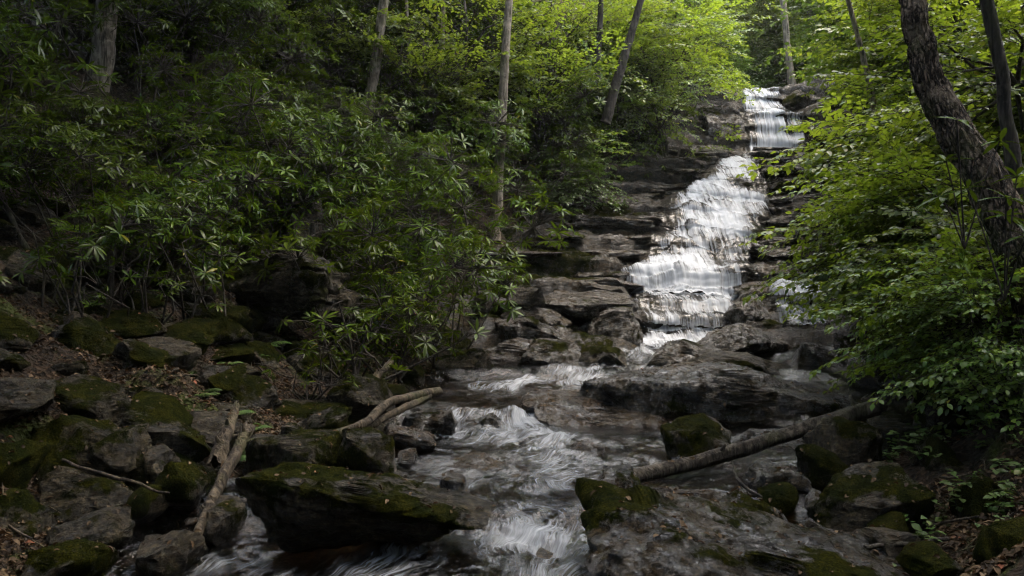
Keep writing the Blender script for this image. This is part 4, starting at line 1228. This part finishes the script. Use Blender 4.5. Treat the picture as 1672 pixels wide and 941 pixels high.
# the wood goes on downstream, unseen behind the viewpoint; added to darken camera-facing rock
r = np.random.default_rng(63)
for i, (x, D) in enumerate([(-9, -2.5), (-5.5, -4.5), (-2.5, -7.5), (1.0, -5.0), (4.0, -7.0), (6.5, -3.0), (9.5, -1.0), (-11, 2.5), (10.5, 3.5), (-1, -10)]):
    z = float(ground_z(x, max(D, -11)))
    tree('tree', 'leafy tree in the wood downstream behind the viewpoint', [(x, D, z - .3), (x + .1, D, z + 4), (x, D, z + 9)], [.18, .13, .05], 'bark_grey', BIGC[i % 2], (x, D, z + 2.6), .95,
         seed=800 + i, n=10, steps=20, ridge=0, rz=i * 1.1, group='trees downstream', extra=[(BIGC[(i + 1) % 2], (x + r.normal(0, .5), D - .5, z + 7.0), 1.0)] if i % 3 == 0 else None)

# big leaning trunk on the right
P_ = [at(1760, 640, 6.6), at(1705, 520, 6.7), at(1662, 400, 6.8), at(1605, 290, 6.9), at(1545, 190, 7.0), at(1507, 90, 7.1), at(1488, 0, 7.15), at(1460, -160, 7.3), at(1440, -500, 7.6), at(1440, -900, 8.0)]
w_ = .76 * np.array([104, 92, 82, 73, 65, 56, 49, 45, 38, 26]) / F * 7 / 2
tree('tree', 'big rough brown trunk leaning in from the right edge', P_, w_, 'bark_rough', BIGC[0], at(1440, -900, 8.0) + [2.2, -.5, 2.0], .8, seed=540, n=72, steps=220, ridge=.13)
P_, R_ = up(1668, 340, 8.0, 1612, 0, 9, 24, 20)
tree('tree', 'slim dark trunk behind the big leaning trunk', P_, R_, 'bark_dark', BIGC[1], P_[-1] + [1.5, 1.0, 1.0], .8, seed=541, n=12)

# understorey saplings with flat layered leaves
SL = [(690, 17.5, 150, 'sapling with flat bright green sprays left of the slim tan trunk'), (760, 18.5, 90, 'sapling with layered leaves behind the slim tan trunk'),
      (560, 19.0, 40, 'light green sapling behind the mossy leaning trunk'), (470, 18.5, 70, 'sapling with pale leaves above the thicket, top left of centre'),
      (880, 19.5, 190, 'sapling arching right of the slim tan trunk'), (900, 20.5, 60, 'leafy sapling at the top between two trunks'),
      (960, 22.5, 40, 'bright sapling under the thin dark trunk'),
      (640, 21.0, 5, 'high sapling crown above the mossy leaning trunk'), (1050, 24.5, 60, 'yellow green sapling left of the falls'),
      (800, 22.5, -10, 'sapling crown high behind the slim tan trunk'), (380, 19.5, 20, 'shaded sapling high on the left slope'),
      (1100, 27, 30, 'yellow green sapling high above the blocky cliff'), (1010, 23.5, 120, 'sapling leaning out beside the dark leaning trunk')]
for i, (px, D, py, lab) in enumerate(SL):
    c = at(px, py, D)
    b0 = spot(px - 15, D)
    tree('sapling', lab, [b0 + [0, 0, -.2], b0 * .5 + c * .5 + [.1, 0, 0], c + [0, 0, 1.0]], [.05, .035, .012], 'bark_dark', SAPC[i % 4], c, 0.95 + .1 * (i % 3), seed=560 + i, n=8, steps=24, ridge=0, rz=i * 2.1, group='understorey saplings', cat='sapling')
# right side canopy saplings
SR = [(1540, 17.5, 100, 'broadleaf sapling stretching its branches toward the upper curtain'), (1435, 24, 40, 'yellow green sapling beside the pale trunk at the falls top'),
      (1550, 14.5, 60, 'broadleaf sapling under the top of the big leaning trunk'), (1580, 12.5, 60, 'broadleaf sapling between the two right trunks'),
      (1480, 20, 10, 'sapling crown high on the right beyond the leaning trunk'), (1650, 12, 150, 'leafy sapling behind the slim dark trunk'),
      (1620, 12.5, 215, 'low broadleaf sapling leaning toward the cascade'), (1370, 31, 40, 'pale green sapling over the falls lip'),
      (1560, 17, 0, 'shaded sapling crown at the top right'), (1660, 9.5, 30, 'leafy sapling at the top right corner')]
for i, (px, D, py, lab) in enumerate(SR):
    c = at(px, py, D)
    b0 = spot(min(px + 60, 1800), D)
    tree('sapling', lab, [b0 + [0, 0, -.2], b0 * .5 + c * .5 + [.1, 0, 0], c + [0, 0, 1.0]], [.05, .035, .012], 'bark_dark', SAPC[(i + 1) % 4], c, 1.0 + .12 * (i % 3), seed=590 + i, n=8, steps=24, ridge=0, rz=i * 1.7, group='saplings of the right bank', cat='sapling')

# far trees up the valley
r = np.random.default_rng(44)
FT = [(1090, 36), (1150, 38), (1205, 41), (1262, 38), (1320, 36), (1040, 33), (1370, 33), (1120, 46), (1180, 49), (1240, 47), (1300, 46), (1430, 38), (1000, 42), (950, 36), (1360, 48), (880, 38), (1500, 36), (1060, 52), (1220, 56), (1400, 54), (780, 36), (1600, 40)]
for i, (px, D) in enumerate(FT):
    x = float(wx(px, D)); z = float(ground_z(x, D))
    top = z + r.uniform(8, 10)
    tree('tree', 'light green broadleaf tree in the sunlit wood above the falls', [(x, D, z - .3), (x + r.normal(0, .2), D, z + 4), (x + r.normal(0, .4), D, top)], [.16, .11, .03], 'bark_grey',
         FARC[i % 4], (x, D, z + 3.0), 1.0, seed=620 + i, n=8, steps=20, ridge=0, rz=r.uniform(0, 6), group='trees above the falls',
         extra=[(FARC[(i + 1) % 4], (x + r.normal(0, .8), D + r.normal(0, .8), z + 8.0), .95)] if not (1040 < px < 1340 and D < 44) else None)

# ------------------------------------------------------------------ sprigs, ferns and seedlings


def sprig_mesh(seed, n_whorl=7, leaf=.17):
    r = np.random.default_rng(seed)
    P, Dv, Nv, S, A, B = [], [], [], [], [], []
    for i in range(n_whorl):
        t = np.array([r.uniform(-.35, .35), r.uniform(-.2, .2), r.uniform(.25, .9)])
        A.append(np.array([0, 0, -.1])); B.append(t * [.6, .6, .6]); A.append(t * [.6, .6, .6]); B.append(t)
        a = norm(t * [.6, .6, .5] + [0, -.1, .45]); U = norm(np.cross(a, [.3, .9, .1])); W = np.cross(a, U)
        n = r.integers(7, 11); ph = r.uniform(0, 6)
        for j in range(n):
            th = ph + j * 6.283 / n; el = r.normal(.1, .3)
            dd = norm((U * math.cos(th) + W * math.sin(th)) * math.cos(el) + a * math.sin(el))
            P.append(t); Dv.append(dd); Nv.append(a + r.normal(0, .1, 3)); S.append(leaf * r.uniform(.7, 1.15))
    V, Q = put_leaves(RHODO, P, np.array(Dv), np.array(Nv), np.array(S))
    SV, SQ = segs(A, B, np.full(len(A), .008), np.full(len(A), .005), 5)
    return mesh_from('foliage', V, Q, mats=[M['rhodo']]), mesh_from('stems', SV, SQ, mats=[M['twig']])


plant('rhododendron', sprig_mesh(700, 4, .20), at(1575, 385, 5.4), .3, .8, 'rhododendron sprig with long leaves before the leaning trunk', 'rhododendron')
plant('rhododendron', sprig_mesh(701, 5, .20), at(1640, 470, 5.2), 1.3, .8, 'big pale leaved rhododendron sprig at the right edge', 'rhododendron')


def seedling_mesh(seed, n_st=4, leaf=.06):
    r = np.random.default_rng(seed)
    P, Dv, Nv, S, A, B = [], [], [], [], [], []
    for i in range(n_st):
        t = np.array([r.normal(0, .08), r.normal(0, .08), r.uniform(.08, .24)])
        A.append(np.zeros(3)); B.append(t)
        for j in range(6):
            th = r.uniform(0, 6.3)
            dd = np.array([math.cos(th), math.sin(th), r.normal(.1, .2)])
            P.append(t * r.uniform(.75, 1)); Dv.append(dd); Nv.append(np.array([0, 0, 1.]) + r.normal(0, .25, 3)); S.append(leaf * r.uniform(.6, 1.3))
    V, Q = put_leaves(BROAD, P, np.array(Dv), np.array(Nv), np.array(S))
    SV, SQ = segs(A, B, np.full(len(A), .0025), np.full(len(A), .0015), 3)
    V, Q, mi = cat_meshes([(V, Q, 0), (SV, SQ, 1)])
    return mesh_from('seedling', V, Q, mats=[M['seedling'], M['twig']], mat_idx=mi)


def fern_mesh(seed, n_f=7, L=.38):
    r = np.random.default_rng(seed)
    P, Dv, Nv, S, A, B = [], [], [], [], [], []
    for i in range(n_f):
        th = i * 6.283 / n_f + r.normal(0, .3); ln = L * r.uniform(.7, 1.2)
        o = np.array([math.cos(th), math.sin(th), 0]); pr = np.zeros(3)
        sd = np.array([-math.sin(th), math.cos(th), 0])
        for k in range(1, 15):
            t = k / 14
            q = o * ln * t + np.array([0, 0, ln * (.9 * t - .75 * t * t)])
            A.append(pr); B.append(q); pr = q
            for s_ in (-1, 1):
                P.append(q); Dv.append(sd * s_ + o * .35 + [0, 0, -.1]); Nv.append([0, 0, 1.]); S.append(ln * .28 * math.sin(3.0 * t + .14) ** .8 + .01)
    V, Q = put_leaves(COMPOUND, P, np.array(Dv, float), np.array(Nv, float), np.array(S))
    SV, SQ = segs(A, B, np.full(len(A), .002), np.full(len(A), .0015), 3)
    V, Q, mi = cat_meshes([(V, Q, 0), (SV, SQ, 1)])
    return mesh_from('fern', V, Q, mats=[M['seedling'], M['twig']], mat_idx=mi)


SEED = [seedling_mesh(720 + k, 3 + k) for k in range(4)]
FERN = [fern_mesh(730 + k, 9, .3) for k in range(3)]
r = np.random.default_rng(91)
for k in range(60):
    D = r.uniform(4.7, 8.5); px = r.uniform(1440, 1690)
    x = float(wx(px, D))
    if x < eR(D) + .1: continue
    o = link('seedling', SEED[r.integers(4)], loc=(x, D, float(ground_z(x, D)))); s = r.uniform(.6, 1.2); o.scale = (s, s, s); o.rotation_euler = (0, 0, r.uniform(0, 6))
    tag(o, 'small green seedling growing from leaf litter on the right bank', 'seedling', 'seedlings on the right bank')
for k in range(16):
    D = r.uniform(7.0, 10.5); x = float(eL(D) - abs(r.normal(1.0, .9)) - .3)
    if x / D * F + CX < -10: continue
    o = link('fern', FERN[r.integers(3)], loc=(x, D, float(ground_z(x, D)))); s = r.uniform(.5, 1.1); o.scale = (s, s, s); o.rotation_euler = (0, 0, r.uniform(0, 6))
    tag(o, 'small fern growing among moss and dead leaves on the left slope', 'fern', 'ferns on the left slope')
# ------------------------------------------------------------------ light, sky, camera
world = bpy.data.worlds.new('World'); scene.world = world
world.use_nodes = True
wn = world.node_tree.nodes; wn.clear()
sky = wn.new('ShaderNodeTexSky'); sky.sky_type = 'NISHITA'; sky.sun_disc = False
EL, AZ = 72.0, 55.0
sky.sun_elevation = math.radians(EL); sky.sun_rotation = math.radians(AZ)
sky.air_density = 1.0; sky.dust_density = 5.0; sky.ozone_density = 1.0
bg = wn.new('ShaderNodeBackground'); bg.inputs['Strength'].default_value = .15
wo = wn.new('ShaderNodeOutputWorld')
world.node_tree.links.new(sky.outputs[0], bg.inputs[0]); world.node_tree.links.new(bg.outputs[0], wo.inputs[0])
sl = bpy.data.lights.new('sun', 'SUN'); sl.energy = .95; sl.angle = math.radians(90); sl.color = (1, .99, .96)
so = link('sun', sl)
sd = Vector((math.sin(math.radians(AZ)) * math.cos(math.radians(EL)), math.cos(math.radians(AZ)) * math.cos(math.radians(EL)), math.sin(math.radians(EL))))
so.rotation_euler = (-sd).to_track_quat('-Z', 'Y').to_euler(); so.location = (0, 0, 40)

cam = bpy.data.cameras.new('camera'); co = link('camera', cam, loc=(0, 0, H))
co.rotation_euler = (math.pi / 2, 0, 0)
cam.sensor_width = 36; cam.lens = F / 1672 * 36; cam.clip_end = 600; cam.clip_start = .05
scene.camera = co
vs = scene.view_settings
vs.view_transform = 'Standard'; vs.look = 'None'; vs.gamma = 1; vs.exposure = 3.0
vs.use_white_balance = True; vs.white_balance_temperature = 6700; vs.white_balance_tint = 8
scene.render.engine = 'CYCLES'
cy = scene.cycles
cy.max_bounces = 4; cy.diffuse_bounces = 2; cy.glossy_bounces = 2; cy.transmission_bounces = 3; cy.transparent_max_bounces = 10
cy.use_denoising = True
cy.use_adaptive_sampling = True; cy.adaptive_threshold = .02
cy.filter_width = 1.2
try: cy.denoiser = 'OPENIMAGEDENOISE'
except Exception: pass
cy.sample_clamp_indirect = 4
cy.caustics_reflective = False; cy.caustics_refractive = False

# moist air filling the gorge
bmh = bmesh.new(); bmesh.ops.create_cube(bmh, size=1)
meh = bpy.data.meshes.new('haze'); bmh.to_mesh(meh); bmh.free()
hm = bpy.data.materials.new('moist_air'); hm.use_nodes = True; hm.node_tree.nodes.clear()
ho = hm.node_tree.nodes.new('ShaderNodeOutputMaterial'); hv = hm.node_tree.nodes.new('ShaderNodeVolumePrincipled')
hv.inputs['Color'].default_value = (.92, .95, .9, 1); hv.inputs['Density'].default_value = .0005; hv.inputs['Anisotropy'].default_value = .3
hm.node_tree.links.new(hv.outputs[0], ho.inputs['Volume']); meh.materials.append(hm)
zlo, zhi = float(GZ.min()) - 1.0, 38.0
hz = link('haze', meh, loc=(0, 41, (zlo + zhi) / 2)); hz.scale = (190, 130, zhi - zlo)
tag(hz, 'thin moist air hanging in the gorge', kind='stuff')
cy.volume_bounces = 0
